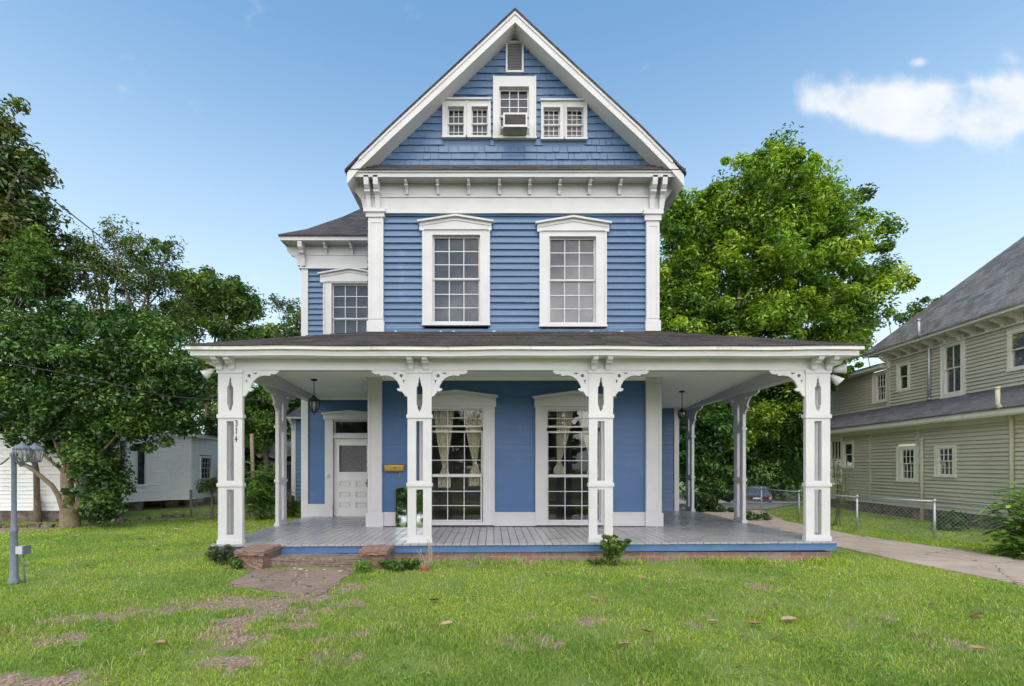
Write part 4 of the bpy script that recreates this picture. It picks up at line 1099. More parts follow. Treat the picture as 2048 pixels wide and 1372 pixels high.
# --- porch beam, fascia, soffit, ceiling
XA, XB = PX(436, YC) - .005, PX(1660.5, YC) + .005
mb = MB(); zs = 3.31
mb.box(XA, XB, YC + .003, YC + .18, ZT, 3.40); mb.box(XA, XA + .18, YC + .18, YD, ZT, 3.40); mb.box(XB - .18, XB, YC + .18, YR + 3.2, ZT, 3.40)
mb.box(XA - .012, XB + .012, YC - .012, YC + .1, zs - .05, zs)
mb.build('frieze', 'white', house)
YE = 7.93; XEA, XEB = PX(380, YE), PX(1719, YE)
mb = MB()
mb.box(XEA + .03, XEB - .03, YE + .03, YC + .12, zs, zs + .02); mb.box(XEA + .03, XA + .12, YC + .12, YD, zs, zs + .02); mb.box(XB - .12, XEB - .03, YC + .12, YR + 3.2, zs, zs + .02)
mb.build('soffit', 'ceiling', house)
mb = MB()
rng = random.Random(12)
def sag(x): return .006 * math.sin(x * 1.3) + .004 * math.sin(x * 3.7 + 1)
def wavy(mb, x0, x1, y0, y1, z0, z1, n_=36):
    for i in range(n_):
        a = x0 + (x1 - x0) * i / n_; c_ = x0 + (x1 - x0) * (i + 1) / n_; sa, sb = sag(a), sag(c_)
        mb.add([(a, y0, z0 + sa), (c_, y0, z0 + sb), (c_, y0, z1 + sa * 0 + sb), (a, y0, z1 + sa), (a, y1, z0 + sa), (c_, y1, z0 + sb), (c_, y1, z1 + sb), (a, y1, z1 + sa)],
               ((0, 1, 2, 3), (3, 2, 6, 7), (0, 4, 5, 1), (4, 7, 6, 5)) + (((0, 3, 7, 4),) if i == 0 else ()) + (((1, 5, 6, 2),) if i == n_ - 1 else ()))
wavy(mb, XEA, XEB, YE, YE + .03, zs - .01, 3.385)
mb.box(XEA, XEA + .03, YE + .03, YD, zs - .01, 3.39); mb.box(XEB - .03, XEB, YE + .03, YR + 3.2, zs - .01, 3.39)
mb.build('fascia', 'white', house)
mb = MB(); wavy(mb, XEA - .045, XEB + .045, YE - .05, YE + .02, 3.387, 3.440)
mb.box(XEA - .045, XEA + .02, YE + .02, YD, 3.392, 3.44); mb.box(XEB - .02, XEB + .045, YE + .02, YR + 3.2, 3.392, 3.44)
tag(mb.build('gutter_board', 'worn_white', house), 'peeling white eaves board')
for px in (421, 453, 818.5, 848.5, 1191.5, 1220.5, 1641, 1674):
    u = PX(px, 8.0)
    if XA - .1 < u < XB + .1: corbel(FC, min(max(u, XA + .05), XB - .05), .085, zs, .19, .24, 0)
corbel(Frame((XA, 0, 0), (0, 1, 0), (-1, 0, 0)), YC + .1, .085, zs, .19, .24, 0); corbel(Frame((XB, 0, 0), (0, 1, 0), (1, 0, 0)), YC + .1, .085, zs, .19, .24, 0)
corbel(Frame((XA, 0, 0), (0, 1, 0), (-1, 0, 0)), YC + .35, .085, zs, .19, .24, 0); corbel(Frame((XB, 0, 0), (0, 1, 0), (1, 0, 0)), YC + .35, .085, zs, .19, .24, 0)
mb = MB()
def cz(y): return 3.356 - .055 * (y - YW) if y > YW - 1 else 3.356 + .055
for (x0, x1, y0, y1) in ((XA + .17, XB - .17, YC + .17, YW), (XA + .17, XL + .02, YW, YD), (XR - .02, XB - .17, YW, YR + 3.2)):
    ny_ = 6
    for i in range(ny_):
        a = y0 + (y1 - y0) * i / ny_; c_ = y0 + (y1 - y0) * (i + 1) / ny_
        mb.quad((x0, a, cz(a)), (x1, a, cz(a)), (x1, c_, cz(c_)), (x0, c_, cz(c_)))
mb.box(XL - .05, XR + .05, YW - .09, YW - .02, cz(YW) - .05, cz(YW) + .05)
mb.box(XA + .1, XL, YD - .06, YD - .01, cz(YD) - .06, cz(YD) + .05)
mb.build('porch_ceiling', 'ceiling', house)
# --- porch roof
mb = MB()
z0 = 3.458; z1 = PZ(663, YW); xa, xb, yf = XEA - .07, XEB + .07, YE - .07
rng = random.Random(31)
def course_plane(a0, a1, b0, b1, n_):
    """eave a0->a1, ridge b0->b1, laid in overlapping courses"""
    a0, a1, b0, b1 = map(Vector, (a0, a1, b0, b1))
    for k in range(n_):
        p0 = a0.lerp(b0, k / n_); p1 = a1.lerp(b1, k / n_); q0 = a0.lerp(b0, (k + 1) / n_); q1 = a1.lerp(b1, (k + 1) / n_)
        seg = max(1, int((p1 - p0).length / .45))
        for s in range(seg):
            t0, t1 = s / seg, (s + 1) / seg; d = Vector((0, 0, .007 + rng.uniform(0, .006)))
            A, B_, C_, D_ = p0.lerp(p1, t0), p0.lerp(p1, t1), q0.lerp(q1, t1), q0.lerp(q1, t0)
            if k == 0 and abs(p0.y - p1.y) < .01: A.z += sag(A.x); B_.z += sag(B_.x); C_.z += sag(C_.x) * .5; D_.z += sag(D_.x) * .5
            mb.quad(A + d, B_ + d, C_, D_); mb.quad(A - Vector((0, 0, .012)), B_ - Vector((0, 0, .012)), B_ + d, A + d)
            mb.add((A, A + d, D_), ((0, 1, 2),)); mb.add((B_, C_, B_ + d), ((0, 1, 2),))
course_plane((xa, yf, z0), (xb, yf, z0), (XL, YW, z1), (XR, YW, z1), 20)
course_plane((xb, yf, z0), (xb, YR + 3.2, z0), (XR, YW, z1), (XR, YR + 3.2, z1), 20)
course_plane((xa, YD + .1, z0), (xa, yf, z0), (XL, YD + .1, z1), (XL, YW, z1), 20)
mb.build('porch_roof', 'shingle', house)
# flashing bits along the wall foot
mb = MB(); rng = random.Random(5)
for px in (790, 880, 905, 985, 1180, 1240):
    u = PX(px, YW); mb.fbox(FM, u, u + rng.uniform(.02, .06), PZ(665, YW), PZ(662.5, YW), .026, .04)
mb.build('flashing', 'worn_white', house)

# ================================================================== things on the porch
def lantern(px, Y, ymount, ytop, ybot, wid, label):
    X = PX(px, Y); zt_, zb_, zm = PZ(ytop, Y), PZ(ybot, Y), cz(Y)
    t = thing('hanging_lantern', label, 'lantern', (X, Y, zm), 'black hanging porch lanterns')
    mb = MB(); mb.lathe((X, Y, zm - .03), [(.02, -.01), (.065, .01), (.07, .03)], 14)
    mb.build('canopy', 'iron', t)
    mb = MB(); z = zm - .03; k = 0
    while z > zt_:
        r = .012; ax = Vector((r, 0, 0)) if k % 2 else Vector((0, r, 0))
        c = Vector((X, Y, z - .018))
        mb.tube([c + ax * math.cos(a) + Vector((0, 0, .02 * math.sin(a))) for a in np.linspace(0, 2 * math.pi, 9)], .0035, 5); z -= .032; k += 1
    mb.build('chain', 'iron', t)
    H = zt_ - zb_; r = wid / 2; mb = MB()
    mb.lathe((X, Y, zb_ + H * .72), [(r * 1.02, 0), (r * 1.05, H * .03), (r * .8, H * .09), (r * .45, H * .14), (r * .25, H * .2), (.012, H * .27), (.008, H * .28)], 12)
    mb.lathe((X, Y, zb_), [(.004, 0), (.018, H * .06), (.008, H * .12), (r * .45, H * .16), (r * .55, H * .19)], 12)
    for i in range(6):
        a = i * math.pi / 3 + .3; e = Vector((math.cos(a), math.sin(a), 0))
        mb.tube([Vector((X, Y, zb_ + H * .18)) + e * r * .5, Vector((X, Y, zb_ + H * .36)) + e * r * .92, Vector((X, Y, zb_ + H * .55)) + e * r, Vector((X, Y, zb_ + H * .73)) + e * r * .9], .008, 5)
        mb.tube([Vector((X, Y, zb_ + H * .2)) + e * r * .5, Vector((X, Y, zb_ + H * .12)) + e * r * .75, Vector((X, Y, zb_ + H * .2)) + e * r * .85], .005, 4)
    mb.build('cage', 'iron', t)
    mb = MB(); mb.lathe((X, Y, zb_), [(r * .4, H * .2), (r * .82, H * .38), (r * .9, H * .55), (r * .82, H * .72)], 12); mb.build('glass_shade', 'lamp_glass', t)
    mb = MB(); mb.lathe((X, Y, zb_), [(.012, H * .2), (.012, H * .45), (.018, H * .48), (.014, H * .58), (.003, H * .64)], 8); mb.build('bulb', 'cream', t)
lantern(628, 10.4, 753, 789, 831, .22, 'black caged lantern hanging by the front door')
lantern(1364, 11.6, 784, 815, 842, .19, 'black caged lantern hanging over the driveway side of the porch')

t = thing('mailbox', 'brass wall mailbox with two curled paper hooks', 'mailbox', (PX(790, YW), YW - .1, PZ(942, YW)))
mb = MB(); a, c_, z0_, z1_ = PX(772, YW), PX(809, YW), PZ(942.5, YW), PZ(929, YW)
mb.prism([FM.p(a, z0_, .01), FM.p(a, z0_, .10), FM.p(a, z0_ + .04, .115), FM.p(a, z1_ - .02, .115), FM.p(a, z1_, .02)], FM.U * (c_ - a)); mb.build('box_body', 'brass', t)
mb = MB(); mb.prism([FM.p(a - .008, z1_ + .012, .005), FM.p(a - .008, z1_ - .012, .125), FM.p(a - .008, z1_ - .045, .128), FM.p(a - .008, z1_ - .045, .122), FM.p(a - .008, z1_ - .014, .119), FM.p(a - .008, z1_ + .006, .005)], FM.U * (c_ - a + .016)); mb.build('lid', 'brass', t)
mb = MB(); mb.tube([FM.p((a + c_) / 2 - .05, z0_ + .075, .118), FM.p((a + c_) / 2, z0_ + .06, .125), FM.p((a + c_) / 2 + .05, z0_ + .075, .118)], .006, 6); mb.build('ornament', 'iron', t)
for px in (781, 801):
    mb = MB(); u = PX(px, YW); mb.tube([FM.p(u, z0_, .06), FM.p(u, z0_ - .08, .06), FM.p(u, z0_ - .115, .08), FM.p(u, z0_ - .11, .11), FM.p(u, z0_ - .085, .115)], .006, 6); mb.build('hook', 'brass', t)

# mirror leaning against the wall
t = thing('mirror', 'frameless round-cornered mirror leaning on the porch wall, reflecting trees', 'mirror', (PX(820, 10.2), 10.18, zDeck0))
mx0, mx1 = PX(790.5, 10.14), PX(850, 10.14); hM = .80; cr = .06
def rr(x0, x1, z0_, z1_, r, n_=6):
    pts = []
    for cx, cz_, a0 in ((x1 - r, z1_ - r, 0), (x0 + r, z1_ - r, 90), (x0 + r, z0_ + r, 180), (x1 - r, z0_ + r, 270)):
        for i in range(n_ + 1): a = R(a0 + 90 * i / n_); pts.append((cx + r * math.cos(a), cz_ + r * math.sin(a)))
    return pts
lean = lambda z_: 10.17 + z_ * .055
mb = MB(); mb.prism([(x, lean(z_), zDeck0 + .006 + z_) for x, z_ in rr(mx0, mx1, 0, hM, cr)], (0, .01, 0)); 
mb.build('mirror_glass', 'mirror', t)
mb = MB(); mb.prism([(x, lean(z_) + .012, zDeck0 + .006 + z_) for x, z_ in rr(mx0 - .004, mx1 + .004, 0, hM + .004, cr)], (0, .012, 0)); mb.build('backing', 'wood', t)

# window air conditioner
t = thing('air_conditioner', 'old beige window air conditioner sticking out of the attic window', 'air conditioner', (PX(1030, YW), YW, PZ(272, YW)))
ya = 9.98; a, c_ = PX(1006.5, ya), PX(1054.5, ya); z0_, z1_ = PZ(252.5, ya), PZ(226, ya)
zb2 = z0_ - .0
mb = MB(); mb.box(a, c_, ya + .01, YW - .02, zb2 - .01, z1_); mb.build('case', 'ac_beige', t)
mb = MB(); i = .03
mb.box(a, c_, ya - .005, ya + .012, z1_ - i, z1_ + .006); mb.box(a, c_, ya - .005, ya + .012, zb2 - .012, zb2 + i); mb.box(a, a + i, ya - .005, ya + .012, zb2 + i, z1_ - i); mb.box(c_ - i, c_, ya - .005, ya + .012, zb2 + i, z1_ - i)
mb.build('front_frame', 'white', t)
mb = MB(); mb.box(a + i, c_ - i, ya + .004, ya + .008, zb2 + i, z1_ - i)
for k in range(16): z = zb2 + i + (z1_ - zb2 - 2 * i) * (k + .5) / 16; mb.box(a + i, c_ - i, ya - .002, ya + .003, z - .003, z + .003)
for k in range(22): x = a + i + (c_ - a - 2 * i) * (k + .5) / 22; mb.box(x - .0015, x + .0015, ya + .0032, ya + .0038, zb2 + i, z1_ - i)
gm = paint('grille_grey', (.07, .065, .07), (.10, .09, .09), .6, 8); M['grille'] = gm
mb.build('grille', 'grille', t)
mb = MB(); mb.box(a - .035, a - .002, ya + .03, ya + .06, z0_ - .02, z0_ + .02)
mb.box(c_ + .002, c_ + .035, ya + .03, ya + .06, z0_ - .02, z0_ + .02); mb.build('side_bracket', 'white', t)

# flood lights under the porch corners
def flood(px, py, Y, dirn, label):
    p = P(px, py, Y); d = Vector(dirn).normalized()
    t = thing('floodlight', label, 'floodlight', p, 'white floodlights at the porch corners')
    mb = MB(); mb.tube([p - d * .02, p + d * .03, p + d * .12, p + d * .15, p + d * .152], [.03, .045, .07, .082, .06], 16); mb.build('lamp_head', 'white', t)
    base = Vector((p.x + (.10 if d.x < 0 else -.10), p.y + .05, p.z + .03))
    mb = MB(); mb.tube([p, (p + base) / 2 + Vector((0, 0, .02)), base], .014, 6); mb.build('arm', 'worn_white', t)
flood(424, 741, 8.2, (-.7, -.35, -.55), 'white bell-shaped floodlight under the walkway-side porch corner')
flood(1669, 741, 8.25, (.85, -.3, .12), 'upper cone floodlight under the driveway-side porch corner')
flood(1665, 753, 8.25, (.5, -.2, -.5), 'lower bulb-shaped floodlight under the driveway-side porch corner')

# curtains
def curtain(u_out, u_tie, ztop, ztie, zbot, w_top, Y, label):
    """gathered panel pulled to a knot"""
    nu, nv = 36, 40; rng = random.Random(int(u_out * 100)); verts = []; faces = []
    phase = rng.uniform(0, 6)
    for j in range(nv + 1):
        t = j / nv; z = ztop + (zbot - ztop) * t; tt = (ztop - z) / (ztop - ztie)
        if tt <= 1: wdt = w_top * (1 - .80 * tt ** 1.5); c = u_out + (u_tie - u_out) * tt ** 1.3
        else: k = (tt - 1) / ((ztop - zbot) / (ztop - ztie) - 1 + 1e-6); wdt = w_top * (.2 + .45 * min(1, k * 2)); c = u_tie
        for i in range(nu + 1):
            s = i / nu - .5; fold = .022 * math.sin(s * 44 + phase) * (.5 + .5 * min(1, wdt / w_top * 1.4)) + .012 * math.sin(s * 17 + t * 5)
            verts.append((c + s * wdt, Y + fold, z + .01 * math.sin(s * 30)))
    for j in range(nv):
        for i in range(nu): a = j * (nu + 1) + i; faces.append((a, a + 1, a + nu + 2, a + nu + 1))
    t = thing('curtain', label, 'curtain', (u_tie, Y, zbot), 'tied cream curtains in the porch windows')
    mb = MB(); mb.add(verts, faces, True); mb.build('drape', 'curtain', t)
    mb = MB(); mb.lathe((u_tie, Y, ztie), [(.02, -.05), (.05, -.025), (.055, 0), (.045, .03), (.02, .05)], 10); mb.build('knot', 'curtain', t)
yc_ = YW + .22
zt_ = PZ(815, YW)
curtain(PX(888, yc_), PX(889, yc_), zt_, PZ(934, yc_), PZ(975, yc_), .42, yc_, 'long cream curtain panel tied on the mailbox side of the left window')
curtain(PX(946, yc_), PX(950, yc_), zt_, PZ(926, yc_), PZ(972, yc_), .40, yc_, 'cream curtain panel knotted at the inner side of the left window')
curtain(PX(1130, yc_), PX(1118, yc_), zt_, PZ(925, yc_), PZ(948, yc_), .36, yc_, 'cream curtain panel knotted at the inner side of the right window')
curtain(PX(1178, yc_), PX(1186, yc_), zt_, PZ(930, yc_), PZ(952, yc_), .40, yc_, 'cream curtain panel behind the carved column in the right window')

# ================================================================== steps
st = thing('porch_steps', 'worn brick porch step with two capped cheek walls', 'steps', (-2.7, 7.7, 0))
def rough_box(x0, x1, y0, y1, z0, z1, seed, amp=.012, n_=5):
    rng = random.Random(seed); mb = MB()
    import bmesh
    bm = bmesh.new(); bmesh.ops.create_cube(bm, size=1)
    bmesh.ops.subdivide_edges(bm, edges=bm.edges[:], cuts=n_, use_grid_fill=True)
    for v in bm.verts:
        # rounded edges
        p = Vector((v.co.x * 2, v.co.y * 2, v.co.z * 2)); q = p.copy()
        e = sum(1 for a in p if abs(a) > .99)
        k = 1 - (.02 if e == 2 else .045 if e == 3 else 0)
        v.co = Vector(((x0 + x1) / 2 + p.x * k * (x1 - x0) / 2, (y0 + y1) / 2 + p.y * k * (y1 - y0) / 2, (z0 + z1) / 2 + p.z * (1 - (1 - k) * 3) * (z1 - z0) / 2))
        v.co += Vector([rng.uniform(-amp, amp) for _ in range(3)])
    mb.add([v.co.copy() for v in bm.verts], [[v.index for v in f.verts] for f in bm.faces]); bm.free()
    return mb
rough_box(-3.47, -1.95, 7.67, 8.1, -.02, .135, 1, .008, 9).build('step', 'step_conc', st)
for i, (x0, x1, yk) in enumerate(((-3.82, -3.45, 7.50), (-1.97, -1.63, 7.52))):
    w = rough_box(x0, x1, yk, 8.07, -.05, .21, 20 + i, .012, 7).build('cheek_wall', 'stone', st)
    rough_box(x0 - .045, x1 + .045, yk - .05, 8.08, .205, .285, 30 + i, .012, 7).build('cap', 'stone', w)

# ================================================================== vegetation
def rand_dirs(rng, n_):
    v = rng.standard_normal((n_, 3)); return v / np.linalg.norm(v, axis=1)[:, None]
def leafcloud(rng, centers, radii, per, size, pal, up=.5, flat=.75, aspect=.42, droop=0.0, cvar=.35, name='crown', mat='leaf', parent=None):
    n_ = len(centers); idx = np.repeat(np.arange(n_), per); k = len(idx)
    d = rand_dirs(rng, k); r = rng.random(k) ** .5
    pos = centers[idx] + d * (radii[idx] * r)[:, None] * np.array([1, 1, flat])
    nrm = rand_dirs(rng, k) * (1 - up) + d * .35 + np.array([0, 0, up]); nrm /= np.linalg.norm(nrm, axis=1)[:, None]
    ax = np.cross(nrm, rand_dirs(rng, k)); ax /= np.linalg.norm(ax, axis=1)[:, None] + 1e-9; ax[:, 2] -= droop; ax /= np.linalg.norm(ax, axis=1)[:, None]
    sd = np.cross(nrm, ax)
    s = size * (.6 + .8 * rng.random(k)); a = ax * s[:, None]; w = sd * (s * aspect)[:, None]; fold = nrm * (s * .12)[:, None]
    V = np.empty((k, 4, 3)); V[:, 0] = pos - a * .5; V[:, 1] = pos + w * .5 + fold - a * .05; V[:, 2] = pos + a * .5 - fold; V[:, 3] = pos - w * .5 + fold - a * .05
    pal = np.array(pal); tcl = rng.random(n_); t = np.clip(tcl[idx] + cvar * rng.standard_normal(k) * .6, 0, .999) * (len(pal) - 1)
    i0 = t.astype(int); f = (t - i0)[:, None]; C = pal[i0] * (1 - f) + pal[np.minimum(i0 + 1, len(pal) - 1)] * f
    C = C * (.75 + .5 * rng.random((k, 1))) * (.85 + .3 * rng.random(n_)[idx][:, None])
    q = np.arange(k * 4).reshape(k, 4)
    return fastmesh(name, V.reshape(-1, 3), q, np.repeat(C[:, None, :], 4, 1).reshape(-1, 3), mat, parent)
def limb(mb, a, c, r0, r1, rng, n_=6, wob=.08, seg=8):
    a, c = Vector(a), Vector(c); L_ = (c - a).length; pts = []; rad = []
    off = Vector((rng.normal(), rng.normal(), rng.normal() * .5)) * wob * L_
    for i in range(n_ + 1):
        t = i / n_; p = a.lerp(c, t) + off * math.sin(t * math.pi) + Vector((rng.normal(), rng.normal(), 0)) * .012 * L_ * (0 < i < n_)
        p.z += .12 * L_ * math.sin(t * math.pi) * 0.5
        pts.append(p); rad.append(r0 + (r1 - r0) * t ** .8)
    mb.tube(pts, rad, seg); return pts
def tree(name, label, base, fork, blobs, nclump, per, lsize, pal, r_tr=.25, seed=1, mat='leaf', bark='bark', cl=(.35, .7), shell=.45, limbs=7, twigs=26, up=.5, group=None, trunks=None, cat='tree', aspect=.42, lower=-.75, flat=.75, droop=0.0):
    rng = np.random.default_rng(seed); t = thing(name, label, cat, base, group)
    vol = np.array([b[3] * b[4] * b[5] for b in blobs]) ** .7; pick = rng.choice(len(blobs), nclump, p=vol / vol.sum())
    B = np.array(blobs)[pick]; d = rand_dirs(rng, nclump); d[:, 2] = np.where(d[:, 2] < lower, -d[:, 2] * .5, d[:, 2]); rr_ = rng.random(nclump) ** shell
    C = B[:, :3] + d * rr_[:, None] * B[:, 3:6]
    rad = rng.uniform(cl[0], cl[1], nclump)
    spray = rng.random(nclump) < .22                      # loose sprays reach past the outline
    C = np.where(spray[:, None], B[:, :3] + d * (1.0 + .28 * rng.random(nclump))[:, None] * B[:, 3:6], C); rad = np.where(spray, rad * .5, rad)
    leafcloud(rng, C, rad, per, lsize, pal, up=up, parent=t, mat=mat, aspect=aspect, flat=flat, droop=droop)
    mb = MB(); base = Vector(base); fork = Vector(fork)
    if trunks is None:
        limb(mb, base - Vector((0, 0, .1)), fork, r_tr, r_tr * .62, rng, 7, .03, 12)
        mb.tube([base - Vector((0, 0, .15)), base + Vector((0, 0, .12)), base + (fork - base) * .15], [r_tr * 1.5, r_tr * 1.15, r_tr * .95], 12)
    else:
        for a, c, r0, r1 in trunks: limb(mb, a, c, r0, r1, rng, 6, .05, 10)
    ends = [Vector(b[:3]) for b in blobs]
    nodes = []
    for k in range(limbs):
        e = ends[k % len(ends)] + Vector(rng.normal(size=3) * .25) * Vector((1, 1, 1)).length * .5
        pts = limb(mb, fork, e, r_tr * .38, r_tr * .10, rng, 6, .07); nodes += pts[2:]
    for k in range(twigs):
        c = Vector(C[rng.integers(nclump)]); nd = min(nodes, key=lambda q: (q - c).length) if nodes else fork
        limb(mb, nd, c, r_tr * .12, r_tr * .03, rng, 4, .10, 5)
    mb.build('trunk', bark, t)
    return t
def bl(px, py, Y, rpx, rpy, ry=None, dy=0):
    p = P(px, py, Y + dy); rx = rpx * Y / F; rz = rpy * Y / F
    return (p.x, p.y, p.z, rx, ry if ry else (rx + rz) / 2, rz)
BRIGHT = [(.045, .10, .014), (.12, .24, .02), (.24, .39, .03), (.42, .52, .06)]
MIDG = [(.04, .095, .02), (.075, .16, .028), (.15, .25, .04)]
DARKG = [(.025, .065, .018), (.045, .11, .024), (.085, .18, .032), (.16, .26, .045)]
OLIVE = [(.05, .09, .025), (.09, .15, .035), (.17, .22, .055)]
YEL = [(.08, .17, .02), (.16, .29, .035), (.28, .42, .06)]

# big bright tree behind the house, right
Yt = 19.5; gz = float(gh(9.5, Yt))
tree('broadleaf_tree', 'tall bright green tree rising behind the porch roof beside the neighbour', (PX(1421, Yt), Yt, gz), (PX(1450, Yt), Yt, 5.0),
     [bl(1540, 345, Yt, 55, 55), bl(1500, 420, Yt, 110, 85), bl(1600, 430, Yt, 90, 80), bl(1410, 500, Yt, 75, 90), bl(1530, 540, Yt, 130, 90), bl(1660, 520, Yt, 90, 75), bl(1745, 545, Yt, 45, 45),
      bl(1390, 610, Yt, 75, 70), bl(1500, 650, Yt, 110, 60), bl(1620, 620, Yt, 90, 60), bl(1430, 425, Yt, 38, 30), bl(1355, 560, Yt, 45, 70), bl(1640, 700, Yt, 80, 55), bl(1690, 640, Yt, 45, 45), bl(1640, 390, Yt, 40, 40), bl(1370, 690, Yt, 70, 60), bl(1340, 640, Yt, 50, 60), bl(1470, 740, Yt, 90, 60), bl(1590, 760, Yt, 80, 60), bl(1400, 790, Yt, 70, 60), bl(1530, 840, Yt, 70, 50), bl(1450, 870, Yt, 60, 45),
      bl(1560, 320, Yt, 25, 40), bl(1780, 560, Yt, 35, 12), bl(1700, 600, Yt, 60, 25), bl(1360, 450, Yt, 45, 50), bl(1330, 430, Yt, 30, 30), bl(1800, 570, Yt, 25, 10), bl(1760, 470, Yt, 35, 25)],
     900, 180, .175, BRIGHT, .22, 11, cl=(.32, .85), limbs=15, twigs=60, shell=.6)
# lower darker growth seen through the porch
Yt = 20.5
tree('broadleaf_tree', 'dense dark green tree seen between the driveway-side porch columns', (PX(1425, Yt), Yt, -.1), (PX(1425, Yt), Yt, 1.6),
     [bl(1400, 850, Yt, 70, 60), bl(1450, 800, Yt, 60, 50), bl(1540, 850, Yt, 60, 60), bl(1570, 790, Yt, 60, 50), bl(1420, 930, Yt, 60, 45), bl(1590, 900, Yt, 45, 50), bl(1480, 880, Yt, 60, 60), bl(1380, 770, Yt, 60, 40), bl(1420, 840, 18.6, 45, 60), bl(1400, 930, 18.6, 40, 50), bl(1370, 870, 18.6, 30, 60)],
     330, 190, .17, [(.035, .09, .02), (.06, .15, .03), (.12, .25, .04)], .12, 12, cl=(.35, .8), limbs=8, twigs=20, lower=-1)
tree('shrub', 'dark bushy shrub growing at the far end of the driveway fence', (PX(1430, 17), 17, 0), (PX(1430, 17), 17, .3), [bl(1435, 1000, 17, 32, 30), bl(1400, 1005, 17, 25, 22)], 50, 160, .10, [(.02, .05, .015), (.04, .10, .025), (.07, .14, .03)], .04, 13, cl=(.12, .28), limbs=3, twigs=6, cat='shrub', lower=-1)
tree('evergreen_tree', 'tall dark evergreen standing behind the parked car', (PX(1570, 42), 42, -1.4), (PX(1570, 42), 42, 1), [bl(1560, 940, 42, 80, 45), bl(1620, 920, 42, 60, 60), bl(1500, 930, 42, 60, 45), bl(1660, 850, 42, 50, 60), bl(1700, 800, 42, 40, 70)], 240, 170, .3, MIDG, .25, 14, cl=(.7, 1.5), limbs=5, twigs=10, lower=-1)
tree('leafy_tree', 'light green loose tree between the porch and the olive house', (PX(1680, 27), 27, -.4), (PX(1680, 27), 27, 2), [bl(1690, 700, 27, 40, 40), bl(1680, 780, 27, 26, 36), bl(1720, 640, 27, 50, 36), bl(1765, 560, 27, 40, 28), bl(1720, 690, 27, 26, 22)], 75, 150, .2, [(.06, .12, .03), (.12, .22, .04), (.22, .33, .07)], .12, 15, cl=(.35, .7), limbs=5, twigs=16)
tree('distant_tree', 'green tree peeking over the slate roof of the olive house', (PX(1880, 36), 36, -1), (PX(1880, 36), 36, 8), [bl(1860, 632, 36, 55, 26), bl(1905, 620, 36, 50, 30), bl(1930, 650, 36, 60, 40)], 90, 110, .26, [(.06, .10, .02), (.11, .18, .03), (.17, .24, .05)], .25, 16, cl=(.5, 1.0), limbs=3, twigs=8)

# left: camellia with several trunks
Yt = 12.7; b0 = Vector((PX(140, Yt), Yt, 0))
tree('camellia_tree', 'dense dark multi-trunk tree spreading over the lawn edge beside the white house', b0, b0 + Vector((0, 0, 1.2)),
     [bl(150, 790, Yt, 120, 80), bl(60, 760, Yt, 90, 90), bl(270, 780, Yt, 110, 80), bl(340, 760, Yt, 60, 60), bl(180, 690, Yt, 120, 70), bl(60, 660, Yt, 90, 70), bl(280, 690, Yt, 90, 60), bl(120, 850, Yt, 90, 45), bl(30, 840, Yt, 70, 50), bl(250, 850, Yt, 80, 40), bl(330, 830, Yt, 55, 35),
      bl(190, 920, Yt - .1, 55, 45), bl(205, 985, Yt - .2, 45, 45), bl(225, 960, Yt, 45, 50), bl(200, 1025, Yt - .2, 40, 25), bl(170, 900, Yt - .4, 50, 40), bl(-60, 760, Yt, 90, 100)],
     720, 130, .105, DARKG, .12, 21, 'waxy_leaf', 'pale_bark', cl=(.22, .5), limbs=16, twigs=60, lower=-1, aspect=.5,
     trunks=[(b0 + Vector((0, 0, -.1)), b0 + Vector((0, 0, .55)), .24, .20), (b0 + Vector((.02, 0, .45)), b0 + Vector((-.1, 0, 1.5)), .15, .09), (b0 + Vector((-.05, -.1, .3)), b0 + Vector((-1.0, -.2, 1.6)), .07, .045), (b0 + Vector((.12, 0, .4)), b0 + Vector((.7, .1, 1.7)), .11, .06), (b0 + Vector((0, -.1, .5)), b0 + Vector((.25, -.2, 2.0)), .11, .07), (b0 + Vector((-.1, .1, .5)), b0 + Vector((-.5, .2, 2.2)), .12, .07)])
Yt = 15.5
tree('open_crown_tree', 'airy tree with sky showing through, rising over the dense dark tree', (PX(230, Yt), Yt, 0), (PX(235, Yt), Yt, 4.2),
     [bl(245, 465, Yt, 40, 25), bl(200, 500, Yt, 70, 30), bl(310, 510, Yt, 50, 30), bl(250, 560, Yt, 90, 45), bl(330, 570, Yt, 40, 50), bl(160, 560, Yt, 60, 45), bl(150, 490, Yt, 22, 25), bl(345, 495, Yt, 16, 25), bl(240, 640, Yt, 120, 50), bl(340, 660, Yt, 60, 60)],
     200, 80, .12, OLIVE + [(.09, .15, .03)], .17, 22, cl=(.25, .55), limbs=12, twigs=90, aspect=.36)
Yt = 14.5
tree('magnolia_tree', 'tall magnolia with large leaves cut by the photo edge on the far left', (PX(-40, Yt), Yt, 0), (PX(-30, Yt), Yt, 5),
     [bl(10, 260, Yt, 50, 50), bl(35, 330, Yt, 55, 40), bl(55, 340, Yt, 40, 25), bl(20, 400, Yt, 70, 50), bl(0, 480, Yt, 90, 60), bl(50, 470, Yt, 60, 45), bl(10, 560, Yt, 100, 60), bl(-60, 350, Yt, 80, 120), bl(60, 560, Yt, 60, 50)],
     240, 85, .19, [(.05, .085, .03), (.08, .13, .04), (.13, .19, .05), (.20, .18, .06)], .25, 23, 'waxy_leaf', cl=(.3, .6), limbs=10, twigs=50, aspect=.4)
tree('ornamental_tree', 'young light green tree in front of the magnolia crown', (PX(75, 13.8), 13.8, 0), (PX(75, 13.8), 13.8, 4), [bl(70, 490, 13.8, 42, 30), bl(90, 530, 13.8, 50, 40), bl(60, 560, 13.8, 50, 40)], 60, 110, .10, [(.05, .11, .02), (.10, .19, .03), (.15, .24, .04)], .08, 24, cl=(.2, .42), limbs=3, twigs=20)
Yt = 26
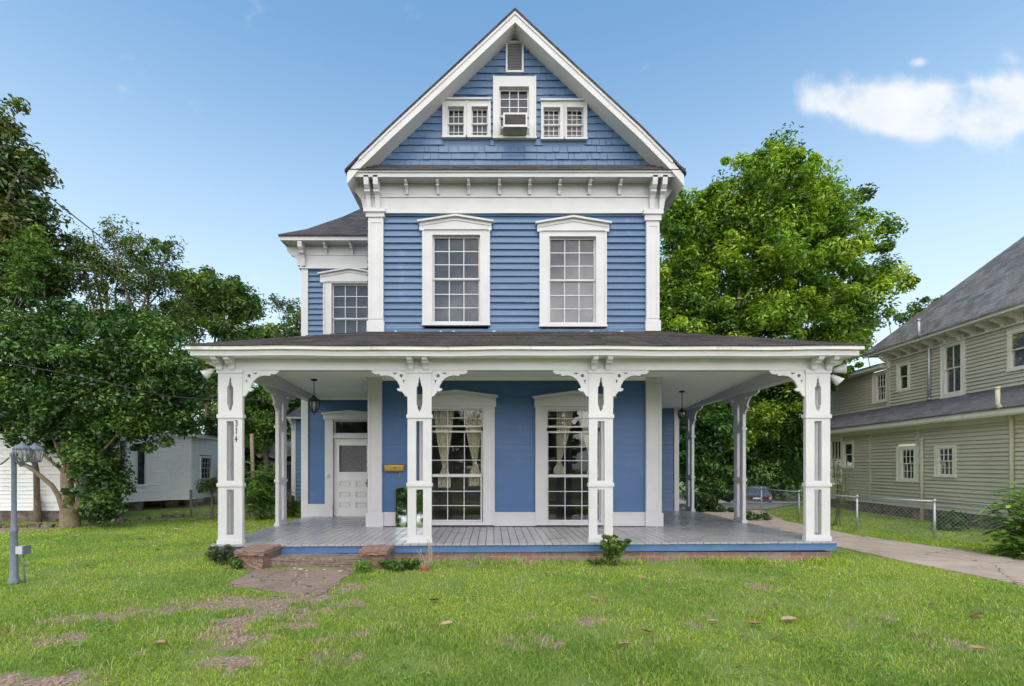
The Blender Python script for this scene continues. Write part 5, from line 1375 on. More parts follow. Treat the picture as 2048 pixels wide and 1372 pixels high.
tree('oak_tree', 'rounded oak tree behind the white house, left of the porch roof', (PX(425, Yt), Yt, 0), (PX(420, Yt), Yt, 5.5),
     [bl(400, 580, Yt, 50, 30), bl(450, 600, Yt, 65, 36), bl(495, 620, Yt, 26, 24), bl(400, 640, Yt, 60, 50), bl(460, 660, Yt, 45, 30), bl(380, 560, Yt, 25, 20), bl(430, 760, Yt, 45, 50), bl(470, 820, Yt, 40, 60)],
     210, 120, .22, [(.045, .10, .02), (.09, .17, .03), (.18, .24, .05)], .22, 25, cl=(.45, .95), limbs=10, twigs=50)
tree('sparse_tree', 'thin sparse tree against the sky at the corner of the wing', (PX(590, 24), 24, 0), (PX(592, 24), 24, 5), [bl(565, 610, 24, 26, 20), bl(600, 640, 24, 34, 30), bl(590, 670, 24, 40, 22), bl(550, 600, 24, 10, 8)], 50, 50, .17, OLIVE, .09, 26, cl=(.25, .5), limbs=5, twigs=30)
tree('rounded_tree', 'low rounded yellow-green tree above the porch roof edge', (PX(530, 32), 32, 0), (PX(530, 32), 32, 4), [bl(530, 685, 32, 55, 26), bl(490, 690, 32, 40, 22), bl(560, 700, 32, 40, 26)], 90, 120, .24, [(.07, .12, .02), (.13, .20, .03), (.20, .27, .05)], .2, 27, cl=(.5, .9), limbs=3, twigs=6)
# behind the left part of the porch
Yt = 20
tree('broadleaf_tree', 'bright green tree framed by the entry-side porch columns', (PX(530, Yt), Yt, 0), (PX(530, Yt), Yt, 2.6),
     [bl(520, 800, Yt, 50, 40), bl(570, 800, Yt, 60, 40), bl(530, 850, Yt, 60, 40), bl(480, 830, Yt, 40, 50), bl(600, 780, Yt, 60, 50), bl(610, 850, Yt, 40, 40)],
     160, 140, .16, [(.05, .12, .02), (.12, .24, .03), (.24, .38, .05)], .14, 31, cl=(.3, .6), limbs=6, twigs=24, lower=-1)
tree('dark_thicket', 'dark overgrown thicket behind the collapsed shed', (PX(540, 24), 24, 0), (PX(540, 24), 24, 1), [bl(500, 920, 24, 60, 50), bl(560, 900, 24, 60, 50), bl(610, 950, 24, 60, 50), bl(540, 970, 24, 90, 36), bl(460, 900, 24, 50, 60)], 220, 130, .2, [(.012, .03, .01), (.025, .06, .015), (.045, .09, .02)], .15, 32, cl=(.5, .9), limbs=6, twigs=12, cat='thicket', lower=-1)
# layered far tree line closing the horizon
for i, (px, Y, py, w_, h_, pl_, lb) in enumerate(((-250, 40, 850, 220, 110, MIDG, 'dark tree behind the white house, left of the magnolia'), (300, 42, 800, 160, 130, OLIVE, 'olive-green tree behind the white house roof'), (1330, 46, 850, 130, 90, MIDG, 'dark green tree far beyond the driveway'), (1480, 50, 900, 120, 50, DARKG, 'low dark tree far behind the parked car'), (1900, 60, 860, 260, 80, MIDG, 'tree far behind the olive house'))):
    tree('distant_tree', lb, (PX(px, Y), Y, -1 if px > 1200 else 0), (PX(px, Y), Y, 2), [bl(px, py, Y, w_, h_), bl(px - w_ * .5, py + 30, Y, w_ * .6, h_ * .7), bl(px + w_ * .5, py + 20, Y, w_ * .6, h_ * .7)], 170, 90, .42, pl_, .4, 60 + i, cl=(.9, 1.8), limbs=4, twigs=4, lower=-1)
# across the street, behind the viewer: what the glass and the mirror reflect
for i, (x, y, s) in enumerate(((-22, -30, 1.1), (-13, -29, 1.05), (-4.0, -31, 1.05), (5, -30, 1.0), (14.5, -30, 1.1))):
    tree('street_tree', ['tree across the street at the far walkway end', 'tree across the street, reflected in the mirror', 'tree across the street facing the front steps', 'tree across the street facing the right porch window', 'tree across the street facing the driveway'][i], (x, y, 0), (x, y, 2.5 * s),
         [(x, y, 5 * s, 3.2 * s, 3 * s, 2.4 * s), (x - 2.3 * s, y, 3.6 * s, 2.2 * s, 2 * s, 2 * s), (x + 2.3 * s, y, 3.8 * s, 2.2 * s, 2 * s, 2 * s), (x, y, 1.8 * s, 4 * s, 2 * s, 1.6 * s)], 230, 80, .3, MIDG, .25, 80 + i, cl=(.5, 1.0), limbs=5, twigs=5, lower=-1)

tree('street_tree', 'low leafy tree by the pavement, filling the porch mirror', (-4.5, -6, 0), (-4.5, -6, 1.0), [(-4.5, -6, 2.2, 1.7, 1.2, 1.5), (-5.4, -6.2, 1.6, 1.2, 1.0, 1.3), (-3.6, -5.9, 1.5, 1.1, 1.0, 1.2)], 130, 120, .12, [(.05, .12, .02), (.11, .24, .03), (.22, .38, .05)], .1, 99, cl=(.2, .42), limbs=5, twigs=10, lower=-1)
# broad-leaved weeds and dry stalks through the lawn
rw = np.random.default_rng(321); k = 620; Yw = 3.6 + 6.5 * rw.random(k) ** 1.3; Xw = -0.95 * Yw + rw.random(k) * 1.98 * Yw
ok = (Yw < 7.05) | (np.abs(Xw - .5) > 5.6); ok &= ~inpoly(Xw, Yw, DRV_N + DRV_F) & (fbm(Xw * .9, Yw * .9, 91, 3) > .47); Xw, Yw = Xw[ok], Yw[ok]
wd = leafcloud(rw, np.stack([Xw, Yw, gh(Xw, Yw) + .022], 1), .035 + .06 * rw.random(len(Xw)), 14, .022, [(.14, .28, .04), (.20, .36, .06), (.28, .44, .10)], up=.8, flat=.3, aspect=.7, name='weeds')
tag(wd, 'small broad-leaved weeds scattered through the lawn', 'weeds', kind='stuff')
k = 420; Ys_ = 3.5 + 6 * rw.random(k); Xs_ = -0.95 * Ys_ + rw.random(k) * 1.98 * Ys_; ok = (Ys_ < 7.4) & ~inpoly(Xs_, Ys_, DRV_N + DRV_F); mb = MB()
for x, y in zip(Xs_[ok], Ys_[ok]):
    h = rw.uniform(.06, .13); a = rw.uniform(0, 6.28); l_ = rw.uniform(.2, .9) * h; w = .0016
    p0, p1, p2 = Vector((x, y, 0)), Vector((x + math.cos(a) * l_ * .3, y + math.sin(a) * l_ * .3, h * .6)), Vector((x + math.cos(a) * l_, y + math.sin(a) * l_, h)); e = Vector((w, 0, 0))
    mb.quad(p0 - e, p0 + e, p1 + e, p1 - e); mb.quad(p1 - e, p1 + e, p2 + e * .4, p2 - e * .4)
M['straw'] = paint('dry_straw', (.46, .44, .26), (.34, .36, .16), .8, 9)
tag(mb.build('grass_stalks', 'straw'), 'long pale dry grass stalks standing out of the lawn', 'grass', kind='stuff')
# small plants
def stemplant(name, label, x, y, stems, h, spread, per, lsize, pal, seed, cat='plant', aspect=.42, mat='leaf', stem='twig', z=0., r=.006, pair=False):
    rng = np.random.default_rng(seed); t = thing(name, label, cat, (x, y, z)); mb = MB(); C = []
    for i in range(stems):
        a = rng.uniform(0, 2 * math.pi); s = spread * rng.random() ** .6
        tip = Vector((x + math.cos(a) * s, y + math.sin(a) * s * .8, z + h * rng.uniform(.6, 1)))
        pts = limb(mb, (x + math.cos(a) * s * .1, y, z - .02), tip, r, r * .35, rng, 5, .08, 5)
        for k in range(2, 6): C.append(pts[k])
        C.append(tip)
    mb.build('stems', stem, t)
    if per:
        C = np.array([list(c) for c in C]); leafcloud(rng, C, np.full(len(C), max(lsize * .9, h * .10)), per, lsize, pal, up=.35, name='leaves', mat=mat, parent=t, aspect=aspect)
    return t
x, y = G(440, 1130); stemplant('shrub', 'low grey-green shrub at the porch corner by the brick step wall', x, y - .0, 16, .30, .30, 30, .045, [(.06, .09, .04), (.10, .17, .05), (.17, .15, .16)], 41, 'shrub')
x, y = G(478, 1138); stemplant('weed_clump', 'green weeds in front of the brick step wall', x, y, 12, .14, .2, 24, .05, MIDG + YEL[:1], 42, 'weeds')
x, y = G(1229, 1132); stemplant('young_shrub', 'small bushy yellow-green shrub against the porch skirt', x, y, 22, .46, .22, 24, .055, [(.05, .11, .02), (.13, .22, .03), (.26, .33, .06)], 43, 'shrub', stem='bark')
x, y = G(850, 1140); stemplant('dead_shrub', 'leafless dead shrub of pale bare twigs by the porch', x, y, 11, .48, .17, 0, .05, MIDG, 44, 'dead shrub', r=.008)
mb = MB(); mb.lathe((x + .0, y - .05, 0), [(.05, -.01), (.06, .03), (.045, .03), (.04, 0)], 10); tag(mb.build('pot_rim', 'red_pot'), 'broken red pot rim at the foot of the dead shrub', 'pot')
x, y = G(727, 1145); stemplant('grass_tuft', 'bright grass tuft beside the lower step wall', x, y, 26, .14, .14, 5, .09, YEL, 45, 'grass tuft', aspect=.12)
x, y = G(800, 1140); stemplant('weed_clump', 'dark green leafy weeds between the step and the dead shrub', x, y, 16, .14, .3, 16, .06, MIDG, 46, 'weeds')
x, y = G(1170, 1130); stemplant('weed_clump', 'straggly weeds left of the small bushy shrub', x + .2, y, 8, .10, .2, 8, .04, MIDG, 47, 'weeds')
# big shrub at the right edge
def compound(name, label, x, y, z, n_st, h, spread, seed, lsize=.13, pal=YEL, cat='shrub', lower=.15, per=9, r=.012):
    """arching stems carrying pinnate leaves"""
    rng = np.random.default_rng(seed); t = thing(name, label, cat, (x, y, z)); mb = MB(); V = []; C = []; pal_ = np.array(pal)
    for i in range(n_st):
        a = rng.uniform(0, 2 * math.pi); s = spread * rng.uniform(.25, 1)
        tip = Vector((x + math.cos(a) * s, y + math.sin(a) * s, z + h * rng.uniform(lower, 1)))
        pts = limb(mb, (x + rng.normal() * .05, y + rng.normal() * .05, z), tip, r, r * .4, rng, 6, .06, 5)
        for k in range(2, 7):
            for rep in range(2):
                d = Vector((rng.normal(), rng.normal(), rng.normal() * .35 + .1)).normalized(); Lr = lsize * 3 * rng.uniform(.7, 1.2); p0 = pts[k]
                ct = rng.random(); prev = None
                for q in range(1, per + 1):
                    u = q / per; c = p0 + d * Lr * u + Vector((0, 0, -.35 * Lr * u * u)); side = d.cross(Vector((0, 0, 1))).normalized()
                    for sg in ((-1, 1) if q < per else (0,)):
                        ld = (side * sg + d * (.45 if sg else 1) + Vector((0, 0, -.15 - .2 * rng.random()))).normalized(); ls = lsize * rng.uniform(.75, 1.1)
                        wv_ = ld.cross(Vector((0, 0, 1)) + Vector(rng.normal(size=3) * .25)).normalized() * ls * .2
                        V += [c, c + ld * ls * .45 + wv_, c + ld * ls, c + ld * ls * .45 - wv_]
                        f = min(.999, max(0, ct + rng.normal() * .12)) * (len(pal_) - 1); i0 = int(f); cc = pal_[i0] * (1 - f + i0) + pal_[min(i0 + 1, len(pal_) - 1)] * (f - i0)
                        C += [cc * rng.uniform(.8, 1.15)] * 4
                mb.tube([p0, p0 + d * Lr * .5 + Vector((0, 0, -.09 * Lr)), p0 + d * Lr + Vector((0, 0, -.35 * Lr))], [.003, .0025, .0015], 4)
    mb.build('stems', 'bark', t); V = np.array([list(v) for v in V]); fastmesh('leaves', V, np.arange(len(V)).reshape(-1, 4), np.array(C), 'leaf', t)
compound('leafy_shrub', 'large leafy green shrub beside the driveway at the right edge', 9.15, 8.3, 0, 30, 1.3, .50, 51, .14, [(.05, .12, .03), (.11, .23, .04), (.20, .36, .05), (.32, .48, .08)])
compound('sapling', 'bright young sapling growing behind the entry-side porch column', PX(525, 14.5), 14.5, 0, 24, 1.75, .55, 52, .14, [(.06, .15, .03), (.14, .29, .04), (.24, .42, .07)], 'sapling', .35)
compound('sapling', 'leggy sapling beside the rear brick corner of the blue house', PX(578, 15.2), 15.2, 0, 12, .9, .4, 53, .11, YEL, 'sapling', .35)
tree('small_tree', 'small round-headed bush on a thin trunk beside the corner column', (PX(423, 14.5), 14.5, 0), (PX(423, 14.5), 14.5, .7), [bl(425, 970, 14.5, 22, 16), bl(412, 978, 14.5, 14, 10)], 34, 90, .06, OLIVE + [(.14, .2, .05)], .03, 54, cl=(.08, .2), limbs=5, twigs=10)
compound('sapling', 'wispy vine-like plant on the fence by the olive house', PX(1672, 13), 13, .0, 5, 1.9, .25, 55, .07, MIDG, 'vine', .6)
rngp = np.random.default_rng(5)
tree('foundation_shrub', 'low dark shrub against the foundation of the olive house', (PX(1905, 12.0), 12.0, 0), (PX(1905, 12.0), 12.0, .1), [bl(1905, 1042, 12, 26, 16), bl(1880, 1050, 12, 14, 10)], 40, 70, .06, MIDG, .02, 56, cl=(.06, .16), limbs=3, twigs=6, cat='shrub', lower=-1)
tree('low_shrub', 'low plants under the fence behind the driveway-side porch', (PX(1530, 14.2), 14.2, 0), (PX(1530, 14.2), 14.2, .05), [bl(1525, 1036, 14.2, 22, 7), bl(1500, 1034, 14.2, 12, 8)], 30, 60, .06, MIDG, .015, 57, cl=(.06, .12), limbs=2, twigs=3, cat='plants', lower=-1)

# ================================================================== left neighbour, white house
lh = thing('white_house', 'old white clapboard house behind the dark tree on the left', 'house', (-12, 17, 0))
zb_, zt_ = .30, 2.66
poly = [(-21.0, 14.0), (PX(150, 14.0), 14.0), (PX(228, 16.6), 16.6), (PX(262, 17.3), 17.3), (PX(337, 18.4), 18.4), (PX(382, 18.7), 18.7), (PX(440, 21.6), 21.6)]
wins = {2: [(.15, .62, .95, 2.55, 1, 1, 'white')], }
mb = MB(); frs = []
for i in range(len(poly) - 1):
    a, c = Vector((*poly[i], 0)), Vector((*poly[i + 1], 0)); d = (c - a); Ln = d.length; d.normalize(); fr = Frame(a, d, (d.y, -d.x, 0)); frs.append((fr, Ln))
def pxu(fr, Ln, px):      # distance along the wall where a photo column falls
    k = (px - VX) / F; return (k * fr.O.y - fr.O.x) / (fr.U.x - k * fr.U.y)
W_ = []
fr, Ln = frs[3]; W_.append((3, pxu(fr, Ln, 272), pxu(fr, Ln, 291), .84, 2.42, 1, 1, 'black_frame'))
fr, Ln = frs[2]; W_.append((2, max(.04, pxu(fr, Ln, 236)), min(Ln - .04, pxu(fr, Ln, 253)), .84, 2.5, 1, 1, 'white'))
fr, Ln = frs[5]; W_.append((5, pxu(fr, Ln, 399), pxu(fr, Ln, 425), .98, 1.95, 4, 2, 'white'))
for i, (fr, Ln) in enumerate(frs):
    ops = [(w[1] + .03, w[3] + .03, w[2] - .03, w[4] - .03) for w in W_ if w[0] == i]
    siding(mb, fr, 0, Ln, zb_, zt_ + (.7 if i < 4 else 0), .115, .03, ops)
mb.build('wall', 'chalky', lh)
for (i, a, c, z0_, z1_, nc, nr, fm) in W_:
    fr, Ln = frs[i]; k = .07 * min(1, (c - a)); zm = (z0_ + z1_) / 2
    window(fr, lh, (a, z0_, c, z1_), [(a + k + .03, zm + .02, c - k - .03, z1_ - .1, nc, nr), (a + k + .03, z0_ + .09, c - k - .03, zm - .02, nc, nr)], trim='chalky', sash_mat=fm, pane='glass', blind='blind' if nc == 1 else 'dark', proud=.03, stile=.03)
mb = MB()
for i, (fr, Ln) in enumerate(frs):
    mb.fbox(fr, -.05, .05, zb_, zt_ + (.7 if i < 4 else 0), -.02, .035)
    mb.fbox(fr, -.1, Ln + .1, zt_ - .02 + (.7 if i < 4 else 0), zt_ + .09 + (.7 if i < 4 else 0), -.1, .16)
mb.build('trim_board', 'chalky', lh)
mb = MB()
pA, pB, pC = poly[4], poly[5], poly[6]
mb.add([(pA[0] + .1, pA[1] - .2, zt_ + .1), (pB[0] + .15, pB[1] - .2, zt_ + .1), (pC[0] + .3, pC[1], zt_ + .1), (pC[0] - 3, pC[1] + 1, 3.25), (pA[0] - 1.5, pA[1] + 1.5, 3.25)], ((0, 1, 2, 3, 4),))
mb.add([(p[0] + .1, p[1] - .25, zt_ + .8) for p in poly[:5]] + [(-12.6, 23, zt_ + 2.2), (-21, 22, zt_ + 2.2)], ((0, 1, 5, 6), (1, 2, 3, 4, 5)))
mb.build('roof', 'old_shingle', lh)
mb = MB(); mb.add([(x, y, 0) for x, y in poly] + [(x, y, zb_) for x, y in poly], [(i, i + 1, len(poly) + i + 1, len(poly) + i) for i in range(2)])
for (x, y) in [(poly[3][0] - .0, poly[3][1] + .1), (poly[4][0] - .1, poly[4][1] + .2), (poly[5][0] - .15, poly[5][1] + .1), (poly[5][0] - .2, poly[5][1] + 1.4)]: mb.box(x - .15, x + .15, y, y + .3, -.05, zb_)
mb.quad((-21, 19.8, 0), (-12, 19.8, 0), (-12, 19.8, zb_), (-21, 19.8, zb_))
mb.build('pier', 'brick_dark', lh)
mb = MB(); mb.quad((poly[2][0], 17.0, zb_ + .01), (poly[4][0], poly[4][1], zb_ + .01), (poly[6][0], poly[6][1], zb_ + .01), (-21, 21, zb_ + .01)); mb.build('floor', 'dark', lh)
# low kerb along the path
mb = MB(); rng = random.Random(3); x = -14.6
while x < -9.6:
    y0 = np.interp(x, [-18, -11.2, -9.9], [11.9, 12.7, 15.2]); mb.box(x, x + .27, y0 - .05, y0 + .07, -.02, rng.uniform(.05, .1)); x += .29
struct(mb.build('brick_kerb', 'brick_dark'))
# fences at the left rear
def chainlink(name, label, pts, h, post_mat='grey_metal', cell=.06, wire=.0016, rail=True, group=None, zf=lambda x, y: 0., post_r=.025, posts=True):
    t = thing(name, label, 'fence', (*pts[0], zf(*pts[0])), group)
    mesh = MB(); V = []; Q = []
    for i in range(len(pts) - 1):
        a, c = Vector((*pts[i], 0)), Vector((*pts[i + 1], 0)); d = c - a; Ln = d.length; d.normalize(); nr_ = Vector((d.y, -d.x, 0))
        za, zc = zf(*pts[i]), zf(*pts[i + 1])
        def pt(u, v, w=0.): return a + d * u + nr_ * w + Vector((0, 0, za + (zc - za) * u / Ln + v))
        for sgn in (1, -1):
            u0 = -h
            while u0 < Ln + h:
                # a straight diagonal wire clipped to the bay
                s0, s1 = 0.0, h; ua = u0 if sgn > 0 else u0 + h
                u_lo = ua; u_hi = ua + sgn * h
                lo, hi = .03, h
                if sgn > 0: lo = max(lo, -ua); hi = min(hi, Ln - ua)
                else: lo = max(lo, ua - Ln); hi = min(hi, ua)
                if hi - lo > .02:
                    p0 = pt(ua + sgn * lo, lo, .002 * sgn); p1 = pt(ua + sgn * hi, hi, .002 * sgn); dr = (p1 - p0).normalized(); s_ = dr.cross(nr_).normalized() * wire; n2 = nr_ * wire
                    V.extend([p0 + s_, p0 - s_, p0 + n2, p1 + s_, p1 - s_, p1 + n2]); b_ = len(V) - 6
                    Q.extend([(b_, b_ + 1, b_ + 4, b_ + 3), (b_ + 1, b_ + 2, b_ + 5, b_ + 4), (b_ + 2, b_, b_ + 3, b_ + 5)])
                u0 += cell * 1.414
        if rail:
            mb = MB(); mb.tube([pt(0, h + .01), pt(Ln * .5, h + .004), pt(Ln, h + .01)], .019, 8); mb.build('top_rail', 'grey_metal', t)
        if posts:
            mb = MB(); mb.tube([pt(0, -.1), pt(0, h + .02)], post_r, 10); mb.lathe(pt(0, h + .02), [(post_r * 1.25, -.02), (post_r * 1.25, .015), (post_r * .8, .035), (.004, .045)], 10); mb.build('post', post_mat, t)
    mesh.add(V, Q); mesh.build('chain_link', 'grey_metal', t)
    return t
chainlink('chain_link_fence', 'old chain link fence with dark wooden posts between the blue house and the white one', [(PX(382, 15.0), 15.0), (PX(424, 15.2), 15.2), (PX(500, 15.6), 15.6), (PX(560, 15.8), 15.8), (PX(584, 15.9), 15.9)], .78, 'wood', wire=.0022, rail=False, post_r=.035)
f1 = [(10.55, 6.3), (9.78, 8.6), (PX(1869, 10.45), 10.45), (PX(1714, 11.9), 11.9), (PX(1598, 14.3), 14.3), (PX(1523, 16.3), 16.3), (PX(1460, 19), 19)]
chainlink('chain_link_fence', 'galvanised chain link fence with top rail along the driveway', f1, .80, wire=.0024)

# collapsed shed and leaning pole
sh = thing('shed', 'collapsed dark shed with sagging rusty roof behind the entry-side porch', 'shed', (PX(570, 21), 21, 0))
mb = MB()
a = [P(512, 912, 20), P(600, 905, 20), P(640, 880, 22), P(560, 872, 22.5)]
rng = random.Random(8)
nn = 14
for i in range(nn):
    for j in range(5):
        def q(i_, j_):
            u, v = i_ / nn, j_ / 5; p = a[0].lerp(a[1], u).lerp(a[3].lerp(a[2], u), v); rs = random.Random(i_ * 31 + j_ * 7); p.z += rs.uniform(-.06, .06) - .15 * math.sin(u * 3); return p
        mb.quad(q(i, j), q(i + 1, j), q(i + 1, j + 1), q(i, j + 1))
mb.build('roof', 'rust', sh)
mb = MB(); mb.box(PX(530, 20.3), PX(640, 20.3), 20.4, 23, -.1, 1.75); mb.build('wall', 'wood', sh)
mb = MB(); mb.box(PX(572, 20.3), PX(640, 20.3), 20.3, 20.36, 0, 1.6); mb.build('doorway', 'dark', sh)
mb = MB(); mb.tube([P(508, 1030, 17.5), P(506, 960, 17.5), P(503, 868, 17.5)], [.07, .065, .055], 8); tag(mb.build('leaning_pole', 'twig'), 'leaning bare pale pole behind the fence', 'pole')
mb = MB(); mb.box(PX(574, 15.1), PX(584, 15.1), 15.05, 15.3, 0, PZ(992, 15.1)); tag(mb.build('fence_stump', 'wood'), 'thick squared grey stump beside the rear brick corner', 'post')

# ================================================================== right neighbour, olive house
oh = thing('olive_house', 'olive clapboard house with slate roof and cream trim on the right', 'house', (12, 12, 0))
c1, c2 = 11.2, 12.25; SL = .075
NRM = Vector((-1, SL, 0)).normalized(); UU = Vector((SL, 1, 0)).normalized(); q_ = math.sqrt(1 + SL * SL)
def wf(c): return Frame((c, 0, 0), UU, NRM)
def wy(px, c): return c / ((px - VX) / F - SL)
def wu(px, c): return wy(px, c) * q_
def wz(px, py, c): return PZ(py, wy(px, c))
def wrect(x0, y0, x1, y1, c, xm=None):
    xm = xm or (x0 + x1) / 2
    return (wu(x1, c), wz(xm, y1, c), wu(x0, c), wz(xm, y0, c))
F1, F2 = wf(c1), wf(c2)
lowz0, lowz1 = wz(1980, 1031, c1), wz(2048, 829, c1)
lw = [wrect(1795, 892, 1839, 963, c1), wrect(1871, 891, 1914, 954, c1), wrect(1661, 872, 1685, 966, c1), wrect(1687, 882, 1708, 936, c1)]
mb = MB(); siding(mb, F1, wu(2400, c1), 19.9, lowz0, lowz1, .105, .03, [opening(r_) for r_ in lw]); tag(mb.build('wall', 'olive', oh), 'lower olive clapboard wall')
upz0, upz1 = wz(2048, 769, c2) - .1, wz(2048, 640, c2)
uw = [wrect(1795, 725, 1821, 781.5, c2), wrect(1883, 678, 1932, 794, c2), wrect(2017, 655, 2066, 739, c2), wrect(1742, 742, 1776, 805, c2)]
usplit = wu(1780, c2)
mb = MB(); siding(mb, F2, wu(2400, c2), usplit, upz0, upz1 + .05, .105, .03, [opening(r_) for r_ in uw]); mb.build('wall', 'olive', oh)
mb = MB(); F3 = wf(c2 + .08); siding(mb, F3, usplit + .05, 20.5, upz0, upz1 - .25, .105, .03, [opening(uw[3])]); 
mb.quad(F3.p(20.5, 0, 0), F3.p(20.5, 0, -5), F3.p(20.5, upz1 - .25, -5), F3.p(20.5, upz1 - .25, 0)); mb.build('wall', 'olive', oh)
def nb_window(fr, cas, nc, nr, inset=.24, blind='dark', hood=False, pane='glass', one=False):
    a, z0_, c, z1_ = cas; w = c - a; k = w * inset; zm = (z0_ + z1_) / 2; kt = (z1_ - z0_) * .12
    hd = (a - .05, c + .05, z1_ + .02, z1_ + .09, z1_ - .08) if hood else None
    window(fr, oh, cas, [(a + k, zm + .02, c - k, z1_ - kt, nc, nr), (a + k, z0_ + kt * .8, c - k, zm - .015, nc, nr)], hood=hd, trim='cream', sash_mat='cream', pane=pane, blind=blind, proud=.025, stile=.03, so=.012, bd=-.06)
M['screen'] = paint('lilac_grey_screen', (.21, .21, .25), (.17, .17, .205), .8, 2)
nb_window(F1, lw[0], 3, 2); nb_window(F1, lw[1], 3, 2, .2, 'screen'); nb_window(F1, lw[2], 3, 1, .12); nb_window(F1, lw[3], 1, 1, .14)
nb_window(F2, uw[0], 1, 1, .2, 'dark', pane='glass_sky'); nb_window(F2, uw[1], 2, 1, .2, 'screen', True); nb_window(F2, uw[2], 1, 1, .15, 'screen'); nb_window(F3, uw[3], 3, 2, .26)
mb = MB()
for px in (1741, 1836): mb.fbox(F1, wu(px, c1) - .045, wu(px, c1) + .045, lowz0 if px < 1800 else wz(px, 893, c1), lowz1, -.01, .032)
mb.build('corner_board', 'olive', oh)
mb = MB(); mb.fbox(F2, usplit - .02, usplit + .1, upz0, upz1, -.05, .04); mb.build('corner_board', 'olive', oh)
mb = MB()
mb.fbox(F1, wu(2400, c1), 19.95, lowz1 - .01, lowz1 + .02, -.05, .42); mb.fbox(F1, wu(2400, c1), 19.95, lowz1 + .02, lowz1 + .16, .40, .44)
mb.fbox(F1, wu(2400, c1), 19.95, lowz1 - .12, lowz1 - .01, -.01, .035)
mb.build('lower_cornice', 'cream', oh)
mb = MB(); e0, e1 = F1.p(wu(2400, c1), lowz1 + .17, .48), F1.p(20.3, lowz1 + .17, .48); r0, r1 = F2.p(wu(2400, c2), wz(2048, 769, c2), 0), F2.p(20.3, wz(2048, 769, c2), 0)
mb.add([e0, e1, r1, r0], ((0, 1, 2, 3),)); dz = Vector((0, 0, .035)); mb.quad(e0 - dz, e1 - dz, e1, e0); mb.quad(e1 - dz, r1 - dz, r1, e1); mb.build('lower_roof', 'old_shingle', oh)
# upper frieze, brackets, cornice
ovh = .52; zcf = wz(2048, 612, c2 - ovh)
u_a, u_b = wu(2400, c2), usplit + .1
mb = MB(); mb.fbox(F2, u_a, u_b, upz1 - .02, zcf - .25, 0, .04); mb.fbox(F2, u_a, u_b, upz1 - .06, upz1 - .02, 0, .07); mb.build('frieze', 'cream', oh)
mb = MB(); mb.fbox(F2, u_a, u_b, zcf - .25, zcf + .02, 0, .02); mb.build('frieze', 'olive', oh)
mb = MB(); mb.fbox(F2, u_a, u_b + .4, zcf + .02, zcf + .05, -.3, ovh - .03); mb.fbox(F2, u_a, u_b + .42, zcf - .0, zcf + .09, ovh - .03, ovh); mb.fbox(F2, u_b + .38, u_b + .42, zcf, zcf + .09, -5, ovh - .03)
mb.build('cornice', 'cream', oh)
for px in (1802, 1823, 1845, 1868, 1895, 1922, 1951, 1981, 2012, 2045, 1781):
    mb = MB(); bracket_profile(F2, wu(px, c2), .07, zcf + .02, .26 if px > 1790 else .5, ovh * .7, .02, mb); mb.build('bracket', 'cream', oh)
mb = MB(); zr = zcf + .10; s = 3.2
A = F2.p(u_a, zr, ovh + .05); Bp = F2.p(u_b + .47, zr, ovh + .05); Cq = F2.p(u_b + .47 - s, zr + s * 1.02, ovh + .05 - s); D_ = F2.p(u_a, zr + s * 1.02, ovh + .05 - s); Eq = F2.p(u_b + .47, zr, -7); Ff = F2.p(u_b + .47 - s, zr + s * 1.02, -7 + s)
mb.add([A, Bp, Cq, D_, Eq, Ff], ((0, 1, 2, 3), (1, 4, 5, 2))); mb.quad(A - dz, Bp - dz, Bp, A); mb.quad(Bp - dz, Eq - dz, Eq, Bp)
mb.add([D_, Cq, Ff, F2.p(u_a, zr + s * 1.02, -7)], ((0, 1, 2, 3),))
mb.build('roof', 'slate', oh)
mb = MB(); zz0 = upz1 - .25; a_, b_ = usplit + .1, 20.8; f = F3
mb.fbox(f, a_, b_, zz0, zz0 + .12, -.05, .35); mb.build('rear_eaves', 'cream', oh)
mb = MB(); mb.quad(f.p(a_, zz0 + .13, .4), f.p(b_, zz0 + .13, .4), f.p(b_, zz0 + .5, -1.5), f.p(a_, zz0 + .5, -1.5)); mb.quad(f.p(a_, zz0 + .11, .4), f.p(b_, zz0 + .11, .4), f.p(b_, zz0 + .13, .4), f.p(a_, zz0 + .13, .4)); mb.build('rear_roof', 'old_shingle', oh)
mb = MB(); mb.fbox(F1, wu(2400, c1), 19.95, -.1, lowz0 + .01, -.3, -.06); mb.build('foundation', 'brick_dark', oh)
mb = MB(); mb.quad(F1.p(19.93, 0, 0), F1.p(19.93, 0, -6), F1.p(19.93, lowz1, -6), F1.p(19.93, lowz1, 0)); mb.build('end_wall', 'olive', oh)
def spout(pts, mat='olive'):
    mb = MB(); mb.tube(pts, .045, 10)
    for k in (0, len(pts) - 1): mb.tube([pts[k] - Vector((0, 0, .025)), pts[k] + Vector((0, 0, .025))], .055, 10)
    mb.build('downpipe', mat, oh)
def wp(px, py, c, w=0.): return wf(c).p(wu(px, c), wz(px, py, c), w)
spout([wp(1837, 640, c2 - .58), wp(1837.5, 668, c2 - .58), wp(1838, 673, c2 - .55), wp(1854, 684, c2 - .1), wp(1858, 690, c2 - .07), wp(1858, 740, c2 - .07), wp(1858, 798, c2 - .07)], 'grey_metal')
spout([wp(1995, 776, c1 - .5), wp(1995, 808, c1 - .5), wp(1998, 813, c1 - .48), wp(2020, 834, c1 - .1), wp(2023, 840, c1 - .06), wp(2023, 900, c1 - .06), wp(2023, 1060, c1 - .06)])
spout([wp(1843.6, 879, c1 - .06), wp(1843.6, 960, c1 - .06), wp(1843.6, 1044, c1 - .06)])

